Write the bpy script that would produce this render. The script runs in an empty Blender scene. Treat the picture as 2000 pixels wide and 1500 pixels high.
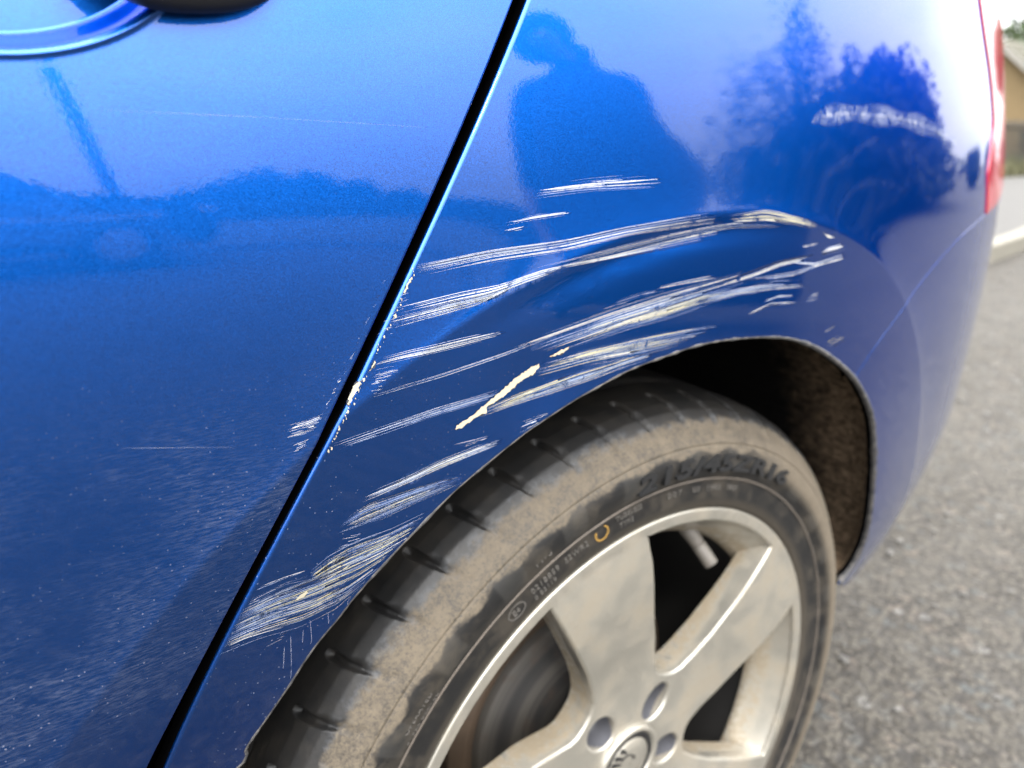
import bpy, bmesh, math, random
import numpy as np
from mathutils import Vector, Matrix
from mathutils.geometry import delaunay_2d_cdt
R_ = math.radians
random.seed(7); rng = np.random.default_rng(7)
scene = bpy.context.scene
COL = scene.collection

# ------------------------------------------------------------------ camera
CAM = (-.339, -.293, .768)
yaw, pitch, roll = R_(36.68), R_(18.52), R_(.38)
fw = Vector((math.sin(yaw)*math.cos(pitch), math.cos(yaw)*math.cos(pitch), -math.sin(pitch)))
rt = fw.cross(Vector((0, 0, 1))).normalized()
dn = fw.cross(rt)
rt2 = rt*math.cos(roll) + dn*math.sin(roll)
dn2 = -rt*math.sin(roll) + dn*math.cos(roll)
cam = bpy.data.cameras.new('camera')
cam.sensor_width = 36; cam.lens = 25.2
cam.clip_start = .01; cam.clip_end = 2000
cam.dof.use_dof = True; cam.dof.focus_distance = .305; cam.dof.aperture_fstop = 7.0
co = bpy.data.objects.new('camera', cam); COL.objects.link(co)
co.matrix_world = Matrix(((rt2.x, -dn2.x, -fw.x, CAM[0]), (rt2.y, -dn2.y, -fw.y, CAM[1]), (rt2.z, -dn2.z, -fw.z, CAM[2]), (0, 0, 0, 1)))
scene.camera = co

# ------------------------------------------------------------------ sky and sun
SUN = Vector((-.38, -.55, .74)).normalized()
el = math.asin(SUN.z); az = math.atan2(SUN.x, SUN.y)
world = bpy.data.worlds.new('World'); scene.world = world; world.use_nodes = True
wt = world.node_tree; wt.nodes.clear()
def wn(t, **k):
    n = wt.nodes.new(t)
    for a, v in k.items(): setattr(n, a, v)
    return n
sky = wn('ShaderNodeTexSky', sky_type='NISHITA', sun_disc=False, sun_elevation=el, sun_rotation=az)
tc = wn('ShaderNodeTexCoord'); mp = wn('ShaderNodeMapping'); mp.inputs['Scale'].default_value = (1, 1, 2.6)
n1 = wn('ShaderNodeTexNoise'); n1.inputs['Scale'].default_value = 1.7; n1.inputs['Detail'].default_value = 6; n1.inputs['Roughness'].default_value = .5
rp = wn('ShaderNodeValToRGB'); rp.color_ramp.elements[0].position = .28; rp.color_ramp.elements[0].color = (.72, .72, .72, 1)
rp.color_ramp.elements[1].position = .58; rp.color_ramp.elements[1].color = (1, 1, 1, 1)
cl = wn('ShaderNodeValToRGB'); cl.color_ramp.elements[0].position = .35; cl.color_ramp.elements[0].color = (.86, .89, .96, 1)
cl.color_ramp.elements[1].position = .7; cl.color_ramp.elements[1].color = (1, .985, .95, 1)
n2 = wn('ShaderNodeTexNoise'); n2.inputs['Scale'].default_value = 3.1; n2.inputs['Detail'].default_value = 5
vm = wn('ShaderNodeVectorMath', operation='SCALE'); vm.inputs['Scale'].default_value = 117.0
mx = wn('ShaderNodeMix', data_type='RGBA')
bg = wn('ShaderNodeBackground'); bg.inputs['Strength'].default_value = .1
ow = wn('ShaderNodeOutputWorld')
L = wt.links.new
L(tc.outputs['Generated'], mp.inputs['Vector']); L(mp.outputs[0], n1.inputs['Vector']); L(mp.outputs[0], n2.inputs['Vector'])
L(n1.outputs['Fac'], rp.inputs[0]); L(n2.outputs['Fac'], cl.inputs[0]); 
# thin cloud glows towards the hidden sun
dt = wn('ShaderNodeVectorMath', operation='DOT_PRODUCT'); dt.inputs[1].default_value = SUN; L(tc.outputs['Generated'], dt.inputs[0])
m1 = wn('ShaderNodeMapRange'); m1.inputs['From Min'].default_value = -1; m1.inputs['From Max'].default_value = 1; L(dt.outputs['Value'], m1.inputs['Value'])
m2 = wn('ShaderNodeMath', operation='POWER'); m2.inputs[1].default_value = 8; L(m1.outputs[0], m2.inputs[0])
m3 = wn('ShaderNodeMath', operation='MULTIPLY_ADD'); m3.inputs[1].default_value = .5; L(m2.outputs[0], m3.inputs[0])
# overcast: brighter overhead than at the horizon
sz = wn('ShaderNodeSeparateXYZ'); L(tc.outputs['Generated'], sz.inputs[0])
m4 = wn('ShaderNodeMath', operation='MULTIPLY_ADD'); m4.inputs[1].default_value = 1.45; m4.inputs[2].default_value = .24; L(sz.outputs[2], m4.inputs[0]); L(m4.outputs[0], m3.inputs[2])
vg = wn('ShaderNodeVectorMath', operation='SCALE'); L(cl.outputs[0], vg.inputs[0]); L(m3.outputs[0], vg.inputs['Scale']); L(vg.outputs[0], vm.inputs[0])
L(rp.outputs[0], mx.inputs['Factor']); L(sky.outputs[0], mx.inputs['A']); L(vm.outputs[0], mx.inputs['B'])
L(mx.outputs['Result'], bg.inputs[0]); L(bg.outputs[0], ow.inputs[0])
sl = bpy.data.lights.new('sun', 'SUN'); sl.energy = 2.2; sl.angle = R_(6.0); sl.color = (1, .95, .88)
so = bpy.data.objects.new('sun', sl); COL.objects.link(so)
so.rotation_euler = SUN.to_track_quat('Z', 'Y').to_euler()
so.location = (-3, -4, 6)
vs = scene.view_settings
vs.view_transform = 'Standard'; vs.look = 'None'; vs.gamma = 1; vs.use_curve_mapping = False; vs.exposure = -.38
scene.cycles.max_bounces = 8

# ------------------------------------------------------------------ helpers
def tag(o, label=None, cat=None, group=None, kind=None):
    if label: o['label'] = label
    if cat: o['category'] = cat
    if group: o['group'] = group
    if kind: o['kind'] = kind
    return o
def link(name, me, parent=None, mat=None):
    o = bpy.data.objects.new(name, me); COL.objects.link(o)
    if parent: o.parent = parent
    if mat:
        for m in (mat if isinstance(mat, (list, tuple)) else [mat]): me.materials.append(m)
    return o
def empty(name, loc=(0, 0, 0), parent=None, rz=0):
    o = bpy.data.objects.new(name, None); COL.objects.link(o); o.location = loc; o.rotation_euler = (0, 0, rz)
    o.empty_display_size = .05
    if parent: o.parent = parent
    return o
def mesh(name, V, F, smooth=True, normals=None):
    me = bpy.data.meshes.new(name); me.from_pydata([tuple(v) for v in V], [], [tuple(f) for f in F]); me.update()
    if smooth: me.shade_smooth()
    if normals is not None: me.normals_split_custom_set_from_vertices([tuple(n) for n in normals])
    return me
def grid_faces(n, m, wrap=False):
    F = []
    for i in range(n - (0 if wrap else 1)):
        a = i*m; b = ((i+1) % n)*m
        for j in range(m-1): F.append((a+j, b+j, b+j+1, a+j+1))
    return F
def lathe(name, prof, seg=128, a0=0, a1=2*math.pi, flip=False):
    wrap = abs(a1-a0) > 6.28
    V = []
    for i in range(seg + (0 if wrap else 1)):
        a = a0 + (a1-a0)*i/seg
        for r, y in prof: V.append((r*math.cos(a), y, r*math.sin(a)))
    F = grid_faces(seg if wrap else seg+1, len(prof), wrap)
    if flip: F = [f[::-1] for f in F]
    return mesh(name, V, F)
def box(bm, c, s, rot=None):
    m = Matrix.Translation(c) @ (rot or Matrix()) @ Matrix.Diagonal((s[0], s[1], s[2], 1))
    return bmesh.ops.create_cube(bm, size=1, matrix=m)
def bm_obj(name, bm, parent=None, mat=None, smooth=False, bevel=0):
    if bevel: bmesh.ops.bevel(bm, geom=list(bm.edges), offset=bevel, segments=2, affect='EDGES', profile=.5)
    me = bpy.data.meshes.new(name); bm.to_mesh(me); bm.free()
    if smooth: me.shade_smooth()
    return link(name, me, parent, mat)
def resample(P, step=None, n=None):
    P = np.asarray(P, float); d = np.r_[0, np.cumsum(np.linalg.norm(np.diff(P, axis=0), axis=1))]
    if n is None: n = max(2, int(d[-1]/step)+1)
    t = np.linspace(0, d[-1], n)
    return np.stack([np.interp(t, d, P[:, k]) for k in range(P.shape[1])], 1)
def smooth_line(P, step):
    """Catmull-Rom through the points, then even steps."""
    P = np.asarray(P, float); Q = np.vstack([2*P[0]-P[1], P, 2*P[-1]-P[-2]]); out = []
    for i in range(1, len(Q)-2):
        for t in np.linspace(0, 1, 12, endpoint=False):
            a, b, c, d = Q[i-1], Q[i], Q[i+1], Q[i+2]
            out.append(.5*((2*b)+(c-a)*t+(2*a-5*b+4*c-d)*t*t+(3*b-a-3*c+d)*t**3))
    out.append(P[-1])
    return resample(out, step)

# node helper
class NT:
    def __init__(s, name):
        s.m = bpy.data.materials.new(name); s.m.use_nodes = True; s.t = s.m.node_tree; s.t.nodes.clear()
        s.o = s.t.nodes.new('ShaderNodeOutputMaterial')
    def n(s, t, ins=None, **k):
        n = s.t.nodes.new(t)
        for a, v in k.items(): setattr(n, a, v)
        for a, v in (ins or {}).items():
            sk = n.inputs[a]
            if hasattr(v, 'node'): s.t.links.new(v, sk)
            else: sk.default_value = v
        return n
    def math(s, op, a, b=0.0, c=None, clamp=False):
        n = s.n('ShaderNodeMath', {0: a, 1: b}, operation=op, use_clamp=clamp)
        if c is not None:
            if hasattr(c, 'node'): s.t.links.new(c, n.inputs[2])
            else: n.inputs[2].default_value = c
        return n.outputs[0]
    def noise(s, vec, scale, detail=3, rough=.5, dist=0):
        return s.n('ShaderNodeTexNoise', {'Vector': vec, 'Scale': scale, 'Detail': detail, 'Roughness': rough, 'Distortion': dist}).outputs['Fac']
    def step(s, v, a, b):
        return s.n('ShaderNodeMapRange', {'Value': v, 'From Min': a, 'From Max': b}, interpolation_type='SMOOTHSTEP').outputs[0]
    def mix(s, f, a, b):
        n = s.n('ShaderNodeMix', data_type='RGBA')
        for k, v in (('Factor', f), ('A', a), ('B', b)):
            if hasattr(v, 'node'): s.t.links.new(v, n.inputs[k])
            else: n.inputs[k].default_value = v if k == 'Factor' or len(v) == 4 else (*v, 1)
        return n.outputs['Result']
    def obj(s): return s.n('ShaderNodeTexCoord').outputs['Object']
    def geo(s): return s.n('ShaderNodeNewGeometry').outputs['Position']
    def scale(s, vec, sc, rot=(0, 0, 0)):
        return s.n('ShaderNodeMapping', {'Vector': vec, 'Scale': sc, 'Rotation': rot}).outputs[0]
    def bump(s, h, strength, dist):
        return s.n('ShaderNodeBump', {'Height': h, 'Strength': strength, 'Distance': dist}).outputs[0]
    def sep(s, v):
        n = s.n('ShaderNodeSeparateXYZ', {0: v}); return n.outputs
    def pr(s, dim=.46, **k):
        n = s.n('ShaderNodeBsdfPrincipled'); c = k.get('Base_Color')      # dim: paint-box colours down to daylight albedo
        if hasattr(c, 'node'): k['Base_Color'] = s.n('ShaderNodeVectorMath', {0: c, 'Scale': dim}, operation='SCALE').outputs[0]
        elif c is not None: k['Base_Color'] = tuple(v*dim for v in c)
        for a, v in k.items():
            a = a.replace('_', ' ')
            if hasattr(v, 'node'): s.t.links.new(v, n.inputs[a])
            elif isinstance(v, tuple) and len(v) == 3 and n.inputs[a].type == 'RGBA': n.inputs[a].default_value = (*v, 1)
            else: n.inputs[a].default_value = v
        return n.outputs[0]
    def out(s, sh): s.t.links.new(sh, s.o.inputs[0]); return s.m
def plain(name, col, rough=.6, metal=0, var=.25, scale=6, **k):
    t = NT(name); o = t.obj(); f = t.noise(o, scale, 5, .6)
    c = t.mix(f, tuple(x*(1-var) for x in col), tuple(min(1, x*(1+var)) for x in col))
    return t.out(t.pr(Base_Color=c, Roughness=rough, Metallic=metal, **k))

# ------------------------------------------------------------------ materials
PAINT = (.0030, .068, .318)
def car_paint(name, dusty):
    t = NT(name); p = t.obj(); x, y, z = t.sep(p)
    # metal flakes turn the base coat's normal at random, the clear coat stays smooth with a little orange peel
    v = t.n('ShaderNodeTexVoronoi', {'Vector': p, 'Scale': 4200.0})
    geoN = t.n('ShaderNodeNewGeometry').outputs['Normal']
    off = t.n('ShaderNodeVectorMath', {0: v.outputs['Color'], 1: (.5, .5, .5)}, operation='SUBTRACT').outputs[0]
    sc = t.n('ShaderNodeVectorMath', {0: off, 'Scale': .14}, operation='SCALE').outputs[0]
    ad = t.n('ShaderNodeVectorMath', {0: geoN, 1: sc}, operation='ADD').outputs[0]
    fl = t.n('ShaderNodeVectorMath', {0: ad}, operation='NORMALIZE').outputs[0]
    peel = t.noise(p, 520, 2, .5); peel2 = t.noise(p, 60, 2, .5)
    h = t.math('MULTIPLY_ADD', peel2, 1.6, peel)
    coatN = t.bump(h, .06, .00016)
    # road film: fine streaky dust and bright specks, thicker towards the sill
    low = t.step(z, .74, .52)
    st = t.noise(t.scale(p, (210, 210, 1500), (0, .22, 0)), 1.0, 4, .65)
    cl = t.noise(p, 16, 4, .6)
    film = t.math('MULTIPLY', t.step(st, .40, .72), t.step(cl, .36, .80))
    film = t.math('MULTIPLY', film, low)
    film = t.math('MULTIPLY', film, dusty)
    sp = t.n('ShaderNodeTexVoronoi', {'Vector': p, 'Scale': 420.0, 'Randomness': 1.0})
    rnd = t.sep(sp.outputs['Color'])[0]
    dot = t.math('MULTIPLY', t.math('LESS_THAN', sp.outputs['Distance'], t.math('MULTIPLY', rnd, .15)), t.math('GREATER_THAN', rnd, .38))
    dot = t.math('MULTIPLY', dot, t.math('MULTIPLY', t.step(cl, .35, .6), t.math('MULTIPLY_ADD', low, .95, .05)))
    dot = t.math('MULTIPLY', dot, .85)
    # grey dirty film plus painted grazing road reflection on the lowest rear corner
    rear = t.math('MULTIPLY', t.step(x, .08, .45), t.step(z, .70, .38))
    dirt_sheen = t.math('MULTIPLY', rear, t.math('MULTIPLY_ADD', t.noise(p, 22, 5, .65), .45, .08))
    base = t.pr(dim=1, Base_Color=PAINT, Metallic=1.0, Roughness=.37, Specular_Tint=(.10, .34, .85), Normal=fl, Coat_Weight=1.0, Coat_Roughness=.035, Coat_IOR=1.46, Coat_Normal=coatN)
    dust = t.pr(dim=1, Base_Color=t.mix(cl, (.085, .11, .18), (.15, .17, .22)), Roughness=.85)
    mud = t.pr(Base_Color=(.19, .18, .178), Roughness=.8)
    f = t.math('MAXIMUM', film, dot)
    s = t.n('ShaderNodeMixShader', {0: f, 1: base, 2: dust}).outputs[0]
    s = t.n('ShaderNodeMixShader', {0: dirt_sheen, 1: s, 2: mud}).outputs[0]
    return t.out(s)
M_DOOR = car_paint('blue_paint_door', .42)
M_QTR = car_paint('blue_paint_quarter', .05)
M_BLACK = plain('black_plastic', (.012, .012, .013), .55)
M_DARK = plain('dark_void', (.0022, .0022, .0026), .95, Specular_IOR_Level=0.0)

def rubber():
    t = NT('dusty_rubber'); p = t.obj(); x, y, z = t.sep(p)
    r = t.math('SQRT', t.math('ADD', t.math('MULTIPLY', x, x), t.math('MULTIPLY', z, z)))
    ang = t.math('ARCTAN2', z, x)
    n_big = t.noise(p, 38, 5, .65); n_fine = t.noise(p, 300, 4, .7); n_mid = t.noise(p, 90, 4, .65)
    # dusty shoulder band: starts above the lettering band, ends where the tread is scrubbed clean
    ed = t.math('MULTIPLY_ADD', n_mid, .012, t.math('MULTIPLY_ADD', n_big, .014, y))
    outer = t.step(ed, .0238, .0196)
    blk = t.math('SINE', t.math('MULTIPLY', ang, 47.0))
    ri = t.math('MULTIPLY_ADD', blk, .0016, t.math('MULTIPLY_ADD', n_mid, .008, r))
    inner = t.step(ri, .2690, .2725)
    grain = t.noise(p, 520, 4, .75); wear = t.math('MULTIPLY_ADD', n_mid, .5, t.math('MULTIPLY', n_big, .35))
    patch = t.math('MULTIPLY_ADD', t.step(t.math('ADD', grain, wear), .70, 1.02), .58, .26)
    band = t.math('MULTIPLY', t.math('MULTIPLY', outer, inner), patch)
    worn = t.math('MULTIPLY', t.step(n_big, .42, .66), .22)
    rimside = t.math('MULTIPLY', t.step(r, .232, .222), .30)
    far = t.math('MULTIPLY', t.step(x, .06, .17), t.math('MULTIPLY', t.step(r, .250, .262), outer))
    d = t.math('MAXIMUM', t.math('MAXIMUM', band, t.math('MULTIPLY', worn, outer)), t.math('MAXIMUM', rimside, t.math('MULTIPLY', far, .85)))
    film = t.math('MULTIPLY', t.step(n_big, .35, .8), .13)
    streak = t.math('MULTIPLY', t.step(t.noise(t.scale(p, (40, 300, 40)), 1, 3, .6), .55, .8), .14)
    d = t.math('MAXIMUM', d, t.math('ADD', film, t.math('MULTIPLY', streak, t.step(y, .012, .04))))
    d = t.math('MULTIPLY', d, t.math('MULTIPLY_ADD', n_fine, .9, .55), clamp=True)
    # pale scuffs along the edge of the clean tread
    e2 = t.math('MULTIPLY', t.step(ed, .0175, .0212), t.step(ed, .0262, .0225))
    scuff = t.math('MULTIPLY', e2, t.step(t.noise(t.scale(p, (160, 160, 160)), 1, 4, .7), .45, .62))
    # ring cracks / fine hatch printed in the rubber
    hatch = t.n('ShaderNodeTexWave', {'Vector': t.scale(p, (1, 1, 1), (0, .6, 0)), 'Scale': 420.0, 'Distortion': .4}, bands_direction='Z').outputs['Fac']
    hz = t.math('MULTIPLY', t.math('MULTIPLY', t.step(r, .248, .250), t.step(r, .2695, .267)), t.step(t.math('SINE', t.math('MULTIPLY', ang, 31.0)), .25, .45))
    col = t.mix(n_big, (.007, .007, .0072), (.017, .0165, .016))
    col = t.mix(t.math('MULTIPLY', t.math('MULTIPLY', hz, hatch), .45), col, (.10, .095, .085))
    dc = t.mix(n_mid, (.140, .110, .072), (.225, .180, .124))
    col = t.mix(d, col, dc)
    col = t.mix(t.math('MULTIPLY', scuff, .28), col, (.15, .16, .175))
    hgt = t.math('MULTIPLY_ADD', n_fine, .5, t.math('MULTIPLY', n_mid, .5))
    rg = t.math('MULTIPLY_ADD', d, .35, .5)
    return t.out(t.pr(Base_Color=col, Roughness=rg, Normal=t.bump(hgt, .5, .0007), Specular_IOR_Level=.35))
M_RUB = rubber()
M_LETTER = plain('clean_black_rubber', (.005, .005, .0055), .6, scale=200)
M_LETTER2 = plain('dusty_embossing', (.105, .094, .080), .7, scale=300)
M_RIB = plain('dusty_rib', (.115, .092, .070), .8, scale=120, var=.4)

def alloy():
    t = NT('silver_alloy'); p = t.obj(); x, y, z = t.sep(p)
    a = t.noise(p, 24, 5, .6); b_ = t.noise(p, 170, 4, .7); gr = t.noise(p, 900, 2, .6)
    # brake dust sits in the recesses and on faces that look up
    nz = t.sep(t.n('ShaderNodeNewGeometry').outputs['Normal'])[2]
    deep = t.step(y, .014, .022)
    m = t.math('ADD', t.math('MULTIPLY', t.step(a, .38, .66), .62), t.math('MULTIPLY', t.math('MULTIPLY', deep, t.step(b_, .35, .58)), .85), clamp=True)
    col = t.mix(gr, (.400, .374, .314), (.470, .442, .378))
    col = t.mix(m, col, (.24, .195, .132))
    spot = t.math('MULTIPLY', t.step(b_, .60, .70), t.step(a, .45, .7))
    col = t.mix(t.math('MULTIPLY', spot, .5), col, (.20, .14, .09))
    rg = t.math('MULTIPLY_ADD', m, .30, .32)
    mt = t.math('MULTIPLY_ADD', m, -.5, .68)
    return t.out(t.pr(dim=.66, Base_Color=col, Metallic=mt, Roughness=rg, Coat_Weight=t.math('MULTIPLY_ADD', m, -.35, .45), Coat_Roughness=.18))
M_ALLOY = alloy()
M_RECESS = plain('lug_recess_grey', (.14, .14, .155), .5, .3, scale=60)
M_VALVE = plain('dirty_valve', (.17, .15, .125), .6, .2, scale=180, var=.4)
M_DRUM = plain('sooty_barrel', (.012, .010, .008), .8, scale=30, var=.6)  # dirty barrel made near-black, shade inside the wheel put into its colour
M_RUST = plain('rusty_brake', (.11, .070, .040), .75, .2, scale=40, var=.5)
M_IRON = plain('dark_brake_iron', (.022, .020, .019), .65, .2, scale=40, var=.4)
def drum_mat():
    t = NT('rust_ringed_iron'); p = t.obj(); x, y, z = t.sep(p)
    r = t.math('SQRT', t.math('ADD', t.math('MULTIPLY', x, x), t.math('MULTIPLY', z, z)))
    rr = t.n('ShaderNodeTexNoise', {'W': t.math('MULTIPLY', r, 70.0), 'Scale': 1.0, 'Detail': 3.0}, noise_dimensions='1D').outputs['Fac']
    n = t.noise(p, 60, 4, .6)
    c = t.mix(t.step(rr, .38, .62), (.02, .018, .0165), (.085, .075, .062)); c = t.mix(t.math('MULTIPLY', t.step(n, .5, .7), .6), c, (.07, .045, .028))
    return t.out(t.pr(Base_Color=c, Roughness=.7, Metallic=.15))
M_RINGED = drum_mat()
M_YEL = plain('yellow_paint_mark', (.42, .235, .04), .6, scale=200)

def liner_mat():
    t = NT('felt_liner'); p = t.obj(); x, y, z = t.sep(p)
    n = t.noise(p, 60, 6, .7); n2_ = t.noise(t.scale(p, (420, 110, 200)), 1, 5, .75)
    mud = t.math('MULTIPLY', t.step(t.math('MULTIPLY_ADD', n, .16, x), .26, .36), t.step(t.math('MULTIPLY_ADD', n, .08, y), .15, .07))
    col = t.mix(n2_, (.006, .006, .006), (.016, .014, .012))
    col = t.mix(mud, col, t.mix(t.step(n2_, .30, .74), (.05, .034, .021), (.62, .43, .27)))
    return t.out(t.pr(Base_Color=col, Roughness=.95, Specular_IOR_Level=.1, Normal=t.bump(n2_, 1.0, .006)))
M_LINER = liner_mat()

def scratch_mat():
    t = NT('scraped_paint'); a = t.n('ShaderNodeAttribute', attribute_name='sc')
    p = t.obj()
    n = t.noise(p, 900, 3, .7); w = t.noise(p, 130, 3, .6)
    al = t.math('MULTIPLY', a.outputs['Alpha'], t.math('MULTIPLY', t.step(n, .26, .48), t.step(w, .22, .46)), clamp=True)
    return t.out(t.pr(dim=.72, Base_Color=a.outputs['Color'], Roughness=.62, Alpha=al, Specular_IOR_Level=.3))
M_SCR = scratch_mat()
def haze_sky_mat():  # shared by dull haze, polish swirls and the painted sky streak
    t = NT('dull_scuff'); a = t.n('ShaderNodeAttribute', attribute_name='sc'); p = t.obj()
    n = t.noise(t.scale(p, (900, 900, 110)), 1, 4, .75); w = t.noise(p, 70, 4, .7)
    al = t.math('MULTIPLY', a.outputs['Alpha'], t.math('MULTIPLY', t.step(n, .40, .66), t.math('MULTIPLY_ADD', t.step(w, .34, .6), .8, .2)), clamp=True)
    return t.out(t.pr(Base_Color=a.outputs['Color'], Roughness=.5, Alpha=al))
M_HAZE_SKY = haze_sky_mat()
M_PRIMER = plain('cream_primer', (.62, .565, .41), .7, scale=160, var=.12)
M_CHIPEDGE = plain('chip_edge', (.03, .035, .05), .6)
def lip_mat():
    t = NT('arch_lip_grime'); p = t.obj(); n = t.noise(p, 160, 5, .7)
    c = t.mix(t.step(n, .30, .75), (.020, .022, .028), (.17, .155, .138))
    return t.out(t.pr(Base_Color=c, Roughness=.75))
M_LIP = lip_mat()
def lens_mat():
    t = NT('red_lamp_lens')
    return t.out(t.pr(dim=1, Base_Color=(.27, .012, .03), Roughness=.10, Specular_IOR_Level=.8))
M_LENS = lens_mat()
M_GLASS = plain('dark_car_glass', (.01, .012, .014), .04, var=0)
M_SKIN = plain('skin', (.42, .25, .18), .55)
M_CLOTH = plain('dark_jacket', (.020, .022, .028), .9, scale=30)
M_TROUS = plain('dark_trousers', (.018, .019, .024), .9, scale=30)
M_HAIR = plain('dark_hair', (.014, .010, .008), .6, scale=40)

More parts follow.
